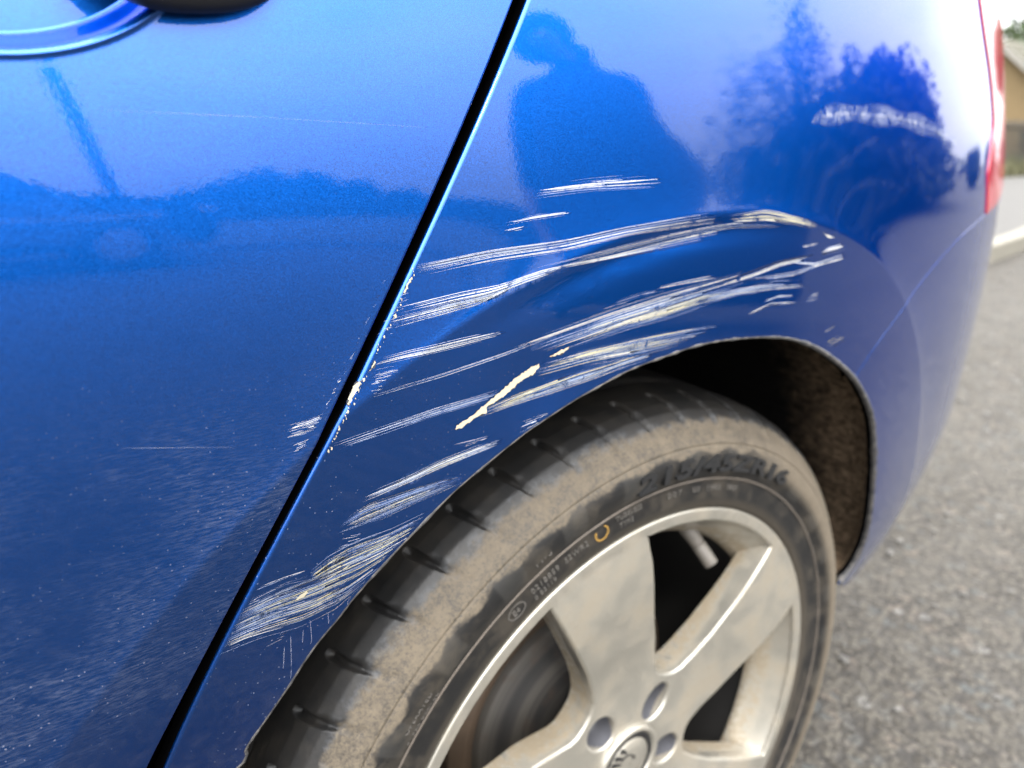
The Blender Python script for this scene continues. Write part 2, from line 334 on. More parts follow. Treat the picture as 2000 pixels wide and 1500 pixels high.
D={'GAP_DOOR':[[-0.073,0.955],[-0.1386,0.8247],[-0.1544,0.7993],[-0.169,0.7743],[-0.1835,0.751],[-0.1979,0.7272],[-0.2109,0.7054],[-0.2235,0.6845],[-0.2345,0.6693],[-0.2464,0.6514],[-0.2577,0.6322],[-0.2695,0.6122],[-0.2807,0.593],[-0.2895,0.5773],[-0.2987,0.5611],[-0.3103,0.5402],[-0.3219,0.5192],[-0.372,0.47],[-0.412,0.38],[-0.43,0.22]],'GAP_QTR':[[-0.058,0.955],[-0.1288,0.8257],[-0.1449,0.7998],[-0.1601,0.7744],[-0.1749,0.7513],[-0.1895,0.7285],[-0.2033,0.7065],[-0.2163,0.6832],[-0.2284,0.6681],[-0.2401,0.6495],[-0.252,0.6301],[-0.2636,0.6096],[-0.2754,0.5902],[-0.2839,0.5739],[-0.2927,0.5571],[-0.3033,0.5346],[-0.3147,0.5126],[-0.3625,0.47],[-0.402,0.38],[-0.42,0.22]],'ARCH':[[-0.2853,0.4867],[-0.2822,0.4974],[-0.2721,0.5118],[-0.2637,0.5237],[-0.2499,0.5444],[-0.2379,0.5575],[-0.2289,0.5688],[-0.2163,0.5815],[-0.1995,0.5961],[-0.1761,0.6137],[-0.1458,0.63],[-0.1285,0.6371],[-0.1104,0.6433],[-0.0976,0.6469],[-0.0706,0.6532],[-0.0408,0.6562],[-0.0081,0.6578],[0.0285,0.6553],[0.0697,0.6492],[0.1013,0.6401],[0.1356,0.6251],[0.1807,0.5997],[0.2148,0.5727],[0.2423,0.5433],[0.267,0.4993],[0.2857,0.4533],[0.3052,0.3955],[0.303,0.3638],[0.2815,0.3549]],'SEAM':[[0.1847,0.6001],[0.2131,0.6164],[0.2443,0.6331],[0.2853,0.6517],[0.3588,0.6748],[0.4449,0.6901],[0.6038,0.7028]],'LIGHT':[[0.4017,0.8829],[0.4212,0.8611],[0.4485,0.8377],[0.4768,0.8123],[0.4984,0.7848]],'LENS':[[0.4927,0.7558],[0.4888,0.7364],[0.4967,0.7202],[0.5052,0.7035]],'HANDLE':[[-0.2926,-0.05,0.8065],[-0.2871,-0.05,0.8042],[-0.2791,-0.05,0.8036],[-0.2661,-0.05,0.8042],[-0.2519,-0.05,0.8069],[-0.24,-0.05,0.8109],[-0.2639,-0.05,0.8093]],'BOWL':[[-0.3218,0.7936],[-0.3119,0.7941],[-0.3026,0.7955],[-0.2909,0.7999],[-0.2839,0.8036],[-0.3208,0.799],[-0.3081,0.8006],[-0.297,0.8043],[-0.29,0.8091]],'B':[{'t':[[-0.1286,0.7493],[-0.0991,0.7515],[-0.0517,0.7527]],'b':[[-0.1346,0.7451],[-0.0992,0.7468],[-0.0397,0.7467]],'n':9,'p':'w','w':(0.4,1.1),'r':0.1,'h':'q','a':(0.55,1.0)},{'t':[[-0.1478,0.7361],[-0.1305,0.7378],[-0.1107,0.7382]],'b':[[-0.1493,0.734],[-0.1336,0.7355],[-0.1092,0.7368]],'n':4,'p':'w','w':(0.4,0.9),'r':0.12,'h':'q','a':(0.55,1.0)},{'t':[[-0.1497,0.7319],[-0.1395,0.7332]],'b':[[-0.1498,0.7303],[-0.132,0.732]],'n':3,'p':'w','w':(0.15,0.3),'r':0.12,'h':'q','a':(0.55,1.0)},{'t':[[-0.1946,0.7211],[-0.1568,0.724],[-0.1161,0.7248],[-0.0761,0.7282],[-0.0346,0.7303],[0.0059,0.7315]],'b':[[-0.1964,0.7156],[-0.1571,0.7192],[-0.1164,0.7203],[-0.0728,0.7244],[-0.0297,0.7255],[0.005,0.7259]],'n':17,'p':'w','w':(0.2,0.8),'r':0.06,'h':'q','a':(0.55,1.0)},{'t':[[-0.1946,0.7209],[-0.1727,0.7226],[-0.1568,0.7236],[-0.1161,0.7245]],'b':[[-0.1947,0.719],[-0.1728,0.7209],[-0.1569,0.7218],[-0.1162,0.7229]],'n':12,'p':'w','w':(0.2,0.5),'r':0.04,'h':'q','a':(0.55,1.0)},{'t':[[-0.1325,0.7141],[-0.0759,0.7196],[-0.0414,0.7228],[0.007,0.7252],[0.0436,0.7234]],'b':[[-0.1351,0.7118],[-0.1168,0.7135],[-0.0754,0.7169],[-0.0366,0.7189],[0.0078,0.7217],[0.0766,0.7175]],'n':8,'p':'w','w':(0.3,1.0),'r':0.1,'h':'q','a':(0.55,1.0)},{'t':[[0.0062,0.7284],[0.0406,0.7295],[0.0563,0.7268],[0.0802,0.722],[0.1047,0.7162]],'b':[[0.0069,0.7255],[0.0435,0.724],[0.0763,0.7188],[0.1008,0.7142]],'n':16,'p':'c','w':(0.3,1.3),'r':0.25,'h':'q','a':(0.55,1.0)},{'t':[[-0.2057,0.7047],[-0.1738,0.7076],[-0.1524,0.7085],[-0.1291,0.7126],[-0.0898,0.7152]],'b':[[-0.2098,0.6972],[-0.1846,0.6997],[-0.1638,0.7019],[-0.147,0.7064],[-0.1293,0.71]],'n':24,'p':'w','w':(0.15,0.8),'r':0.12,'h':'q','a':(0.55,1.0)},{'t':[[-0.1291,0.7126],[-0.0824,0.715],[-0.0406,0.7187],[0.0052,0.7213]],'b':[[-0.1168,0.712],[-0.0822,0.7132],[-0.0367,0.7149],[0.0054,0.7173]],'n':9,'p':'w','w':(0.3,1.1),'r':0.15,'h':'q','a':(0.55,1.0)},{'t':[[-0.2154,0.6852],[-0.2003,0.6866],[-0.1751,0.6875],[-0.1514,0.6879]],'b':[[-0.2173,0.6823],[-0.2007,0.6832],[-0.1751,0.684],[-0.1485,0.6855]],'n':13,'p':'w','w':(0.15,0.6),'r':0.1,'h':'q','a':(0.55,1.0)},{'t':[[-0.217,0.6812],[-0.202,0.6817]],'b':[[-0.2186,0.6754],[-0.2084,0.6759]],'n':8,'p':'w','w':(0.15,0.6),'r':0.2,'h':'q','a':(0.4,0.9)},{'t':[[-0.2185,0.6705],[-0.1871,0.6727],[-0.1527,0.6764],[-0.1161,0.6817]],'b':[[-0.2199,0.6691],[-0.1858,0.671],[-0.1467,0.6753],[-0.116,0.6804]],'n':3,'p':'l','w':(0.15,0.35),'r':0.05,'h':'q','a':(0.55,1.0)},{'t':[[-0.2198,0.6752],[-0.2103,0.675]],'b':[[-0.2214,0.6703],[-0.2128,0.6704]],'n':6,'p':'w','w':(0.15,0.5),'r':0.2,'h':'q','a':(0.55,1.0)},{'t':[[-0.2067,0.7074],[-0.1984,0.7084]],'b':[[-0.2146,0.6947],[-0.2053,0.6965]],'n':9,'p':'l','w':(0.15,0.5),'r':0.3,'h':'q','a':(0.3,0.8)},{'t':[[-0.2369,0.6524],[-0.2136,0.6546],[-0.1859,0.6572],[-0.1581,0.6585],[-0.146,0.6593]],'b':[[-0.2385,0.6495],[-0.2137,0.6514],[-0.1859,0.6539],[-0.1638,0.6547],[-0.152,0.6546]],'n':13,'p':'l','w':(0.2,0.8),'r':0.15,'h':'q','a':(0.4,0.9)},{'t':[[-0.1308,0.6667],[-0.0986,0.6683],[-0.0633,0.6687],[-0.0161,0.6676],[0.0112,0.6653]],'b':[[-0.1367,0.6599],[-0.0983,0.662],[-0.0626,0.6607],[-0.0241,0.6605],[-0.0155,0.663]],'n':34,'p':'m','w':(0.2,1.0),'r':0.2,'h':'q','a':(0.55,1.0)},{'t':[[-0.1285,0.6657],[-0.0986,0.6672],[-0.0698,0.6681]],'b':[[-0.1306,0.664],[-0.0984,0.665],[-0.0696,0.6659]],'n':8,'p':'c','w':(0.3,0.8),'r':0.1,'h':'q','a':(0.55,1.0)},{'t':[[-0.158,0.6508],[-0.1249,0.6554],[-0.1031,0.6582],[-0.0692,0.6604],[-0.0434,0.6617]],'b':[[-0.1638,0.6477],[-0.1459,0.6493],[-0.1249,0.6506],[-0.1029,0.6526],[-0.0764,0.6552],[-0.0491,0.6565]],'n':28,'p':'m','w':(0.2,0.8),'r':0.2,'h':'q','a':(0.55,1.0)},{'t':[[-0.1623,0.6505],[-0.1459,0.6532],[-0.1249,0.6549]],'b':[[-0.1623,0.6479],[-0.1459,0.6495],[-0.1249,0.6517]],'n':9,'p':'c','w':(0.3,0.8),'r':0.1,'h':'q','a':(0.55,1.0)},{'t':[[-0.1468,0.6779],[-0.1122,0.6824],[-0.0813,0.6863],[-0.0478,0.6895],[-0.0008,0.6924],[0.0349,0.6951]],'b':[[-0.1201,0.6706],[-0.1023,0.6735],[-0.0741,0.6766],[-0.0428,0.6781],[-0.0087,0.6815],[0.0341,0.6841]],'n':46,'p':'m','w':(0.2,1.2),'r':0.2,'h':'q','a':(0.55,1.0)},{'t':[[-0.1091,0.6754],[-0.0744,0.6807],[-0.0433,0.6833],[0.0138,0.6877]],'b':[[-0.109,0.6735],[-0.0742,0.678],[-0.043,0.6798],[0.0143,0.6846]],'n':9,'p':'c','w':(0.3,1.0),'r':0.25,'h':'q','a':(0.55,1.0)},{'t':[[-0.0053,0.6912],[0.0178,0.6939],[0.0576,0.699],[0.0989,0.6996]],'b':[[-0.0026,0.6879],[0.0208,0.6899],[0.0638,0.6946],[0.1015,0.6964]],'n':5,'p':'w','w':(0.8,2.2),'r':0.06,'h':'q','a':(0.5,0.8)},{'t':[[0.0689,0.6973],[0.0991,0.693],[0.1417,0.6956]],'b':[[0.0693,0.6953],[0.0997,0.6902],[0.1404,0.6922]],'n':4,'p':'w','w':(0.8,2.2),'r':0.06,'h':'q','a':(0.5,0.8)},{'t':[[0.0281,0.6903],[0.076,0.6895],[0.1215,0.6934]],'b':[[0.0286,0.6872],[0.0767,0.6861],[0.1189,0.6906]],'n':4,'p':'w','w':(0.8,2.0),'r':0.1,'h':'q','a':(0.4,0.75)},{'t':[[0.1024,0.7006],[0.136,0.7037]],'b':[[0.1077,0.6968],[0.1417,0.6983]],'n':5,'p':'w','w':(0.8,1.8),'r':0.15,'h':'q','a':(0.5,0.8)},{'t':[[0.0816,0.7057],[0.1025,0.7062]],'b':[[0.083,0.7043],[0.1016,0.7046]],'n':2,'p':'w','w':(0.6,1.2),'r':0.05,'h':'q','a':(0.5,0.8)},{'t':[[0.1063,0.7118],[0.1286,0.7057]],'b':[[0.1094,0.7093],[0.1233,0.7054]],'n':4,'p':'c','w':(0.6,1.5),'r':0.3,'h':'q','a':(0.55,1.0)},{'t':[[-0.0179,0.6842],[0.0187,0.6871],[0.0599,0.6861],[0.0966,0.6818]],'b':[[-0.013,0.6803],[0.0194,0.6825],[0.0609,0.6805],[0.0995,0.6774]],'n':10,'p':'l','w':(0.5,1.5),'r':0.2,'h':'q','a':(0.35,0.7)},{'t':[[0.0458,0.675],[0.0617,0.6762],[0.0802,0.6744]],'b':[[0.047,0.6742],[0.0619,0.6752],[0.0792,0.6736]],'n':2,'p':'w','w':(0.6,1.2),'r':0.05,'h':'q','a':(0.5,0.7)},{'t':[[0.0304,0.6688],[0.0541,0.6732],[0.0873,0.6691]],'b':[[0.0315,0.668],[0.0545,0.6712],[0.0864,0.6676]],'n':3,'p':'w','w':(0.8,1.6),'r':0.05,'h':'q','a':(0.5,0.75)},{'t':[[0.0995,0.672],[0.111,0.6719]],'b':[[0.0936,0.6679],[0.1101,0.6674]],'n':3,'p':'w','w':(0.6,1.2),'r':0.05,'h':'q','a':(0.4,0.7)},{'t':[[-0.0946,0.6903],[-0.0646,0.6933],[-0.04,0.6936]],'b':[[-0.0928,0.6885],[-0.0636,0.691],[-0.048,0.6912]],'n':5,'p':'l','w':(0.2,0.7),'r':0.12,'h':'q','a':(0.55,1.0)},{'t':[[-0.0523,0.6956],[-0.0037,0.6968]],'b':[[-0.0522,0.6942],[0.0044,0.6948]],'n':4,'p':'w','w':(0.3,0.8),'r':0.1,'h':'q','a':(0.55,1.0)},{'t':[[-0.1398,0.6383],[-0.1225,0.6402]],'b':[[-0.1422,0.6335],[-0.1273,0.636]],'n':7,'p':'w','w':(0.2,0.7),'r':0.2,'h':'q','a':(0.55,1.0)},{'t':[[-0.1804,0.6372],[-0.1564,0.6367]],'b':[[-0.1735,0.6343],[-0.1578,0.6349]],'n':4,'p':'l','w':(0.2,0.7),'r':0.1,'h':'q','a':(0.55,1.0)},{'t':[[-0.2225,0.6239],[-0.2014,0.6266],[-0.1857,0.6301],[-0.1664,0.6322],[-0.1489,0.6332]],'b':[[-0.2247,0.6199],[-0.2014,0.6234],[-0.1856,0.6261],[-0.1663,0.6287],[-0.1503,0.6306]],'n':22,'p':'w','w':(0.15,0.6),'r':0.08,'h':'q','a':(0.55,1.0)},{'t':[[-0.2065,0.6247],[-0.1856,0.628],[-0.1664,0.6303]],'b':[[-0.2052,0.6243],[-0.1856,0.6272],[-0.1663,0.6292]],'n':4,'p':'c','w':(0.3,0.6),'r':0.2,'h':'q','a':(0.55,1.0)},{'t':[[-0.2338,0.6136],[-0.2213,0.6182],[-0.2013,0.6191],[-0.1689,0.6195]],'b':[[-0.2369,0.6074],[-0.2214,0.6082],[-0.2013,0.6117],[-0.1717,0.6158]],'n':26,'p':'m','w':(0.15,0.7),'r':0.15,'h':'q','a':(0.55,1.0)},{'t':[[-0.2262,0.6158],[-0.2152,0.6175]],'b':[[-0.2291,0.6093],[-0.2165,0.6114]],'n':9,'p':'c','w':(0.2,0.7),'r':0.25,'h':'q','a':(0.55,1.0)},{'t':[[-0.2339,0.6063],[-0.2224,0.6041]],'b':[[-0.237,0.5994],[-0.2251,0.5994]],'n':9,'p':'w','w':(0.15,0.6),'r':0.2,'h':'q','a':(0.55,1.0)},{'t':[[-0.2793,0.586],[-0.261,0.5881],[-0.2407,0.5883],[-0.2214,0.5903],[-0.201,0.5946]],'b':[[-0.2885,0.5687],[-0.2704,0.5682],[-0.2531,0.5654],[-0.236,0.5675],[-0.2163,0.5803]],'n':80,'p':'m','w':(0.15,0.7),'r':0.25,'h':'q','a':(0.55,1.0)},{'t':[[-0.2776,0.5863],[-0.261,0.5881],[-0.2503,0.5863]],'b':[[-0.288,0.569],[-0.2781,0.569],[-0.2601,0.5667]],'n':45,'p':'l','w':(0.15,0.5),'r':0.15,'h':'q','a':(0.55,1.0)},{'t':[[-0.249,0.5915],[-0.2406,0.5957],[-0.2287,0.5985],[-0.2114,0.5996],[-0.1906,0.604]],'b':[[-0.2479,0.5838],[-0.2312,0.5853],[-0.2164,0.5884],[-0.201,0.5931]],'n':44,'p':'m','w':(0.15,0.8),'r':0.25,'h':'q','a':(0.55,1.0)},{'t':[[-0.249,0.5909],[-0.2382,0.5959],[-0.2287,0.5985]],'b':[[-0.2475,0.5821],[-0.2383,0.5838],[-0.2287,0.5873]],'n':22,'p':'c','w':(0.2,0.7),'r':0.35,'h':'q','a':(0.55,1.0)},{'t':[[-0.2564,0.5737],[-0.2408,0.5758],[-0.2263,0.5788]],'b':[[-0.2553,0.57],[-0.2408,0.5721],[-0.2262,0.5752]],'n':14,'p':'c','w':(0.2,0.8),'r':0.2,'h':'q','a':(0.55,1.0)},{'t':[[-0.2728,0.5945],[-0.2608,0.5947],[-0.2496,0.5938]],'b':[[-0.2725,0.5932],[-0.2608,0.5933],[-0.2524,0.5931]],'n':3,'p':'l','w':(0.15,0.35),'r':0.1,'h':'q','a':(0.55,1.0)},{'t':[[-0.2753,0.5893],[-0.2683,0.5894]],'b':[[-0.2758,0.5876],[-0.2706,0.5877]],'n':3,'p':'l','w':(0.15,0.35),'r':0.1,'h':'q','a':(0.55,1.0)},{'t':[[-0.2708,0.5588],[-0.262,0.5599]],'b':[[-0.2649,0.5638],[-0.2579,0.5636]],'n':5,'p':'w','w':(0.15,0.5),'r':0.2,'h':'q','a':(0.55,1.0)},{'t':[[-0.2542,0.6646],[-0.2456,0.6652],[-0.2383,0.6667]],'b':[[-0.2551,0.6605],[-0.2481,0.6606],[-0.2427,0.6615]],'n':17,'p':'w','w':(0.15,0.7),'r':0.15,'h':'d','a':(0.55,1.0)},{'t':[[-0.2531,0.6566],[-0.2447,0.6579]],'b':[[-0.2541,0.6525],[-0.2483,0.6535]],'n':9,'p':'w','w':(0.15,0.6),'r':0.25,'h':'d','a':(0.55,1.0)},{'t':[[-0.2334,0.6782],[-0.2298,0.6803]],'b':[[-0.2389,0.6694],[-0.2361,0.6718]],'n':10,'p':'w','w':(0.15,0.5),'r':0.4,'h':'d','a':(0.4,0.9)},{'t':[[-0.2119,0.713],[-0.209,0.7151]],'b':[[-0.2296,0.6821],[-0.2277,0.6835]],'n':14,'p':'w','w':(0.12,0.35),'r':0.4,'h':'d','a':(0.3,0.8)},{'t':[[-0.3016,0.7787],[-0.2523,0.7774],[-0.179,0.7742]],'b':[[-0.3017,0.7785],[-0.2523,0.7772],[-0.179,0.774]],'n':2,'p':'l','w':(0.2,0.35),'r':0.02,'h':'d','a':(0.05,0.09)},{'t':[[-0.314,0.671],[-0.2707,0.6602]],'b':[[-0.317,0.6716],[-0.2726,0.6602]],'n':2,'p':'l','w':(0.15,0.25),'r':0.1,'h':'d','a':(0.1,0.18)},{'t':[[0.1175,0.6431],[0.1449,0.6453]],'b':[[0.1289,0.6263],[0.1613,0.6288]],'n':9,'p':'c','w':(0.6,1.8),'r':0.35,'h':'q','a':(0.25,0.5)}],'CHIPS':[[[-0.1783,0.6444],[-0.1772,0.6462],[-0.1681,0.6497],[-0.1595,0.6542],[-0.1506,0.6589],[-0.143,0.6631],[-0.1339,0.6665],[-0.1302,0.6668],[-0.1294,0.6651],[-0.1319,0.6642],[-0.1321,0.6622],[-0.1398,0.6606],[-0.1459,0.6572],[-0.1535,0.6536],[-0.1609,0.6514],[-0.1609,0.6486],[-0.1666,0.6476],[-0.175,0.6442]],[[-0.1241,0.6692],[-0.1186,0.6714],[-0.1116,0.6726],[-0.1134,0.671],[-0.1159,0.6699]],[[-0.2231,0.6771],[-0.2235,0.6754],[-0.2263,0.672],[-0.2291,0.6678],[-0.2297,0.6684],[-0.2279,0.6728],[-0.2258,0.6763]],[[-0.2563,0.5799],[-0.2527,0.5816],[-0.2501,0.5821],[-0.2511,0.58],[-0.2547,0.5788]],[[-0.1979,0.7151],[-0.1964,0.7166],[-0.1977,0.7143],[-0.2003,0.7112],[-0.2013,0.7105],[-0.2,0.7128]],[[-0.2178,0.6822],[-0.2162,0.6845],[-0.2161,0.6828],[-0.2184,0.6805],[-0.2193,0.6801]]],'EDGE':[[-0.1957,0.7191],[-0.2001,0.7116],[-0.2065,0.701],[-0.2126,0.6916],[-0.2172,0.6829],[-0.2223,0.6767],[-0.2269,0.6696],[-0.2335,0.6599],[-0.2392,0.6493]],'SCUFF':[[0.0839,0.779],[0.0963,0.7827],[0.1242,0.785],[0.1594,0.785],[0.2094,0.7832],[0.2732,0.7768],[0.3457,0.7652]],'SWIRL':[[[0.1297,0.7015],[0.1216,0.7156],[0.1328,0.7314],[0.1606,0.7408],[0.2027,0.7385],[0.2273,0.7346],[0.2349,0.752],[0.2258,0.7736]],[[0.0995,0.7299],[0.1102,0.7484],[0.1485,0.7636],[0.1775,0.7718]],[[0.1761,0.7008],[0.1971,0.7081],[0.2239,0.6965]]],'DRIP':[[[-0.2586,0.5603],[-0.2586,0.5404],[-0.2592,0.5304]],[[-0.2494,0.5647],[-0.2488,0.5531],[-0.2494,0.5478]],[[-0.2526,0.5607],[-0.2533,0.5507]],[[-0.2408,0.565],[-0.2403,0.556]],[[-0.2616,0.5549],[-0.2625,0.5394]],[[-0.2299,0.5696],[-0.2316,0.5662],[-0.2301,0.5637]]]}

# ------------------------------------------------------------------ setting: road, kerb, pavement
def road_mat():
    t = NT('worn_asphalt'); p = t.geo()
    v = t.n('ShaderNodeTexVoronoi', {'Vector': p, 'Scale': 110.0}); v2 = t.n('ShaderNodeTexVoronoi', {'Vector': p, 'Scale': 62.0})
    rv = t.sep(v.outputs['Color']); r2 = t.sep(v2.outputs['Color'])
    big = t.noise(p, .9, 5, .6); mid = t.noise(p, 9, 4, .6)
    c = t.mix(rv[0], (.050, .044, .036), (.165, .148, .120))
    c = t.mix(t.math('MULTIPLY', t.math('GREATER_THAN', r2[1], .80), .8), c, t.mix(r2[2], (.115, .125, .122), (.20, .165, .13)))
    c = t.mix(t.math('GREATER_THAN', r2[0], .985), c, (.24, .228, .21))
    gap = t.step(v.outputs['Distance'], .42, .72)
    c = t.mix(t.math('MULTIPLY', gap, .75), c, (.044, .041, .039))
    c = t.mix(t.math('MULTIPLY', t.step(mid, .35, .7), .28), c, (.16, .147, .125))
    c = t.mix(t.math('MULTIPLY', t.step(big, .35, .7), .25), c, (.152, .142, .124))
    h = t.math('SUBTRACT', 1.0, v.outputs['Distance'])
    return t.out(t.pr(dim=.40, Specular_IOR_Level=.12, Base_Color=c, Roughness=.85, Normal=t.bump(h, .9, .006)))
M_ROAD = road_mat()
def pave_mat():
    t = NT('pale_tarmac'); p = t.geo(); v = t.n('ShaderNodeTexVoronoi', {'Vector': p, 'Scale': 90.0}); rv = t.sep(v.outputs['Color'])
    c = t.mix(rv[0], (.095, .091, .084), (.145, .138, .128)); c = t.mix(t.step(t.noise(p, 1.2, 5, .6), .4, .7), c, (.118, .113, .105))
    return t.out(t.pr(Specular_IOR_Level=.12, Base_Color=c, Roughness=.9))
M_PAVE = pave_mat()
M_KERB = plain('concrete_kerb', (.26, .24, .195), .85, scale=14, Specular_IOR_Level=.15)
M_GRASS = plain('dry_grass', (.10, .095, .045), .9, scale=5, var=.5)
M_LAWN = plain('dark_lawn', (.022, .030, .014), .95, scale=3, var=.5)
M_BLADE = plain('grass_blade', (.13, .125, .05), .8, scale=3, var=.5)

tag(link('road', mesh('road', [(-300, -300, 0), (300, -300, 0), (300, 300, 0), (-300, 300, 0)], [(0, 1, 2, 3)], False), None, M_ROAD), kind='structure')
KL = smooth_line([(-14, 1.95), (1.5, 1.95), (3.4, 1.62), (5.0, 1.60), (5.84, 1.70), (9, 2.2), (20, 3.75), (40, 6.4)], .45)
def offset(P, d):
    T = np.gradient(P, axis=0); T /= np.linalg.norm(T, axis=1)[:, None]
    return P + np.stack([-T[:, 1], T[:, 0]], 1)*d
def strip(A, B, za, zb):
    V = [(*a, za) for a in A] + [(*b, zb) for b in B]; n = len(A)
    return V, [(i, i+1, n+i+1, n+i) for i in range(n-1)]
kb = offset(KL, .125)
V, F = strip(kb, offset(KL, 3.3), .115, .125)
tag(link('pavement', mesh('pavement', V, F, False), None, M_PAVE), kind='structure')
V, F = strip(offset(KL, 3.3), offset(KL, 18), .125, .14)
tag(link('grass_verge', mesh('grass_verge', V, F, False), None, M_GRASS), kind='structure')
# kerb of single stones
kerb = empty('kerb'); tag(kerb, 'pale concrete kerb edging the road beyond the blue car', 'kerb')
acc = np.r_[0, np.cumsum(np.linalg.norm(np.diff(KL, axis=0), axis=1))]
s0 = 0; k = 0
while s0 < acc[-1]-1 and k < 60:
    s1 = s0+.905
    P = [np.array([np.interp(s, acc, KL[:, 0]), np.interp(s, acc, KL[:, 1])]) for s in (s0+.004, s1-.004)]
    d = P[1]-P[0]; ln = np.linalg.norm(d); c = (P[0]+P[1])/2; nn = np.array([-d[1], d[0]])/ln; c = c+nn*.0625
    bm = bmesh.new(); box(bm, (0, 0, .02), (ln, .125, .20))
    o = bm_obj('kerb_stone', bm, kerb, M_KERB, bevel=.012); o.location = (c[0], c[1], 0); o.rotation_euler = (0, 0, math.atan2(d[1], d[0]))
    s0 = s1; k += 1
# loose grit on the road
gb = bmesh.new()
for i in range(700):
    r_ = random.uniform(.003, .009); x_ = random.uniform(.45, 5.5); y_ = random.uniform(-1.6, 1.5)
    res = bmesh.ops.create_icosphere(gb, subdivisions=1, radius=r_, matrix=Matrix.Translation((x_, y_, r_*.45)) @ Matrix.Rotation(random.uniform(0, 6), 4, 'Z') @ Matrix.Diagonal((1.25, .8, .7, 1)))
tag(bm_obj('grit', gb, None, plain('grit_stone', (.15, .14, .125), .9, scale=3, var=.7)), 'loose grit scattered on the asphalt beside the wheel', 'grit', kind='stuff')
# far side of the street, behind the photographer
V, F = strip(np.array([(-60, -9.0), (80, -9.0)]), np.array([(-60, -60), (80, -60)]), .115, .12)
tag(link('far_lawn', mesh('far_lawn', V, [f[::-1] for f in F], False), None, M_LAWN), kind='structure')
bm = bmesh.new(); box(bm, (10, -8.94, .02), (140, .13, .20))
tag(bm_obj('far_kerb', bm, None, M_KERB), kind='structure')

# grass and weeds along the fence foot
def blades(n, x0, x1, y0, y1, h0, h1, zb=.13):
    V = []; F = []
    for i in range(n):
        x = random.uniform(x0, x1); y = random.uniform(y0, y1); a = random.uniform(0, 6.28); h = random.uniform(h0, h1); w = .02
        dx, dy = math.cos(a)*w, math.sin(a)*w; lx, ly = random.uniform(-.4, .4)*h, random.uniform(-.4, .4)*h
        b = len(V); V += [(x-dx, y-dy, zb), (x+dx, y+dy, zb), (x+lx, y+ly, zb+h)]; F.append((b, b+1, b+2))
    return mesh('blades', V, F, False)
tag(link('long_grass', blades(9000, 11, 27, 5.2, 6.6, .10, .42), None, M_BLADE), 'dry long grass and weeds at the foot of the railings', 'grass', kind='stuff')

# railings
M_RAIL = plain('dark_painted_iron', (.035, .038, .036), .5, .3)
fence = empty('railing_fence', (11, 5.6, .13)); tag(fence, 'dark iron railing fence in front of the tan house', 'fence')
bm = bmesh.new(); box(bm, (0, 0, .475), (.022, .022, .95)); bmesh.ops.create_cone(bm, cap_ends=True, segments=6, radius1=.02, radius2=.001, depth=.06, matrix=Matrix.Translation((0, 0, .98)))
bar = bpy.data.meshes.new('bar'); bm.to_mesh(bar); bm.free(); bar.materials.append(M_RAIL)
for i in range(110):
    o = bpy.data.objects.new('bar', bar); COL.objects.link(o); o.parent = fence; o.location = (i*.125, 0, 0)
for z in (.14, .86):
    bm = bmesh.new(); box(bm, (6.85, .022, z), (13.9, .02, .04)); bm_obj('rail', bm, fence, M_RAIL)

# tan house beyond the fence
def brick_mat():
    t = NT('tan_brick'); p = t.geo(); x, y, z = t.sep(p)
    b = t.n('ShaderNodeTexBrick', {'Vector': t.n('ShaderNodeCombineXYZ', {0: y, 1: z}).outputs[0], 'Color1': (.27, .18, .075, 1), 'Color2': (.225, .15, .062, 1), 'Mortar': (.25, .195, .11, 1), 'Scale': 4.4, 'Mortar Size': .012})
    return t.out(t.pr(Base_Color=t.mix(t.math('MULTIPLY', t.noise(p, 1.3, 4, .6), .35), b.outputs['Color'], (.20, .14, .066)), Roughness=.9))
M_BRICK = brick_mat()
M_TILE = plain('mossy_roof_tile', (.13, .122, .09), .9, scale=3, var=.4, Specular_IOR_Level=.15)
M_TRIM = plain('bargeboard', (.30, .28, .24), .7)
house = empty('house', (26, 6.6, .13)); tag(house, 'tan brick house gable with mossy roof behind the railings', 'house')
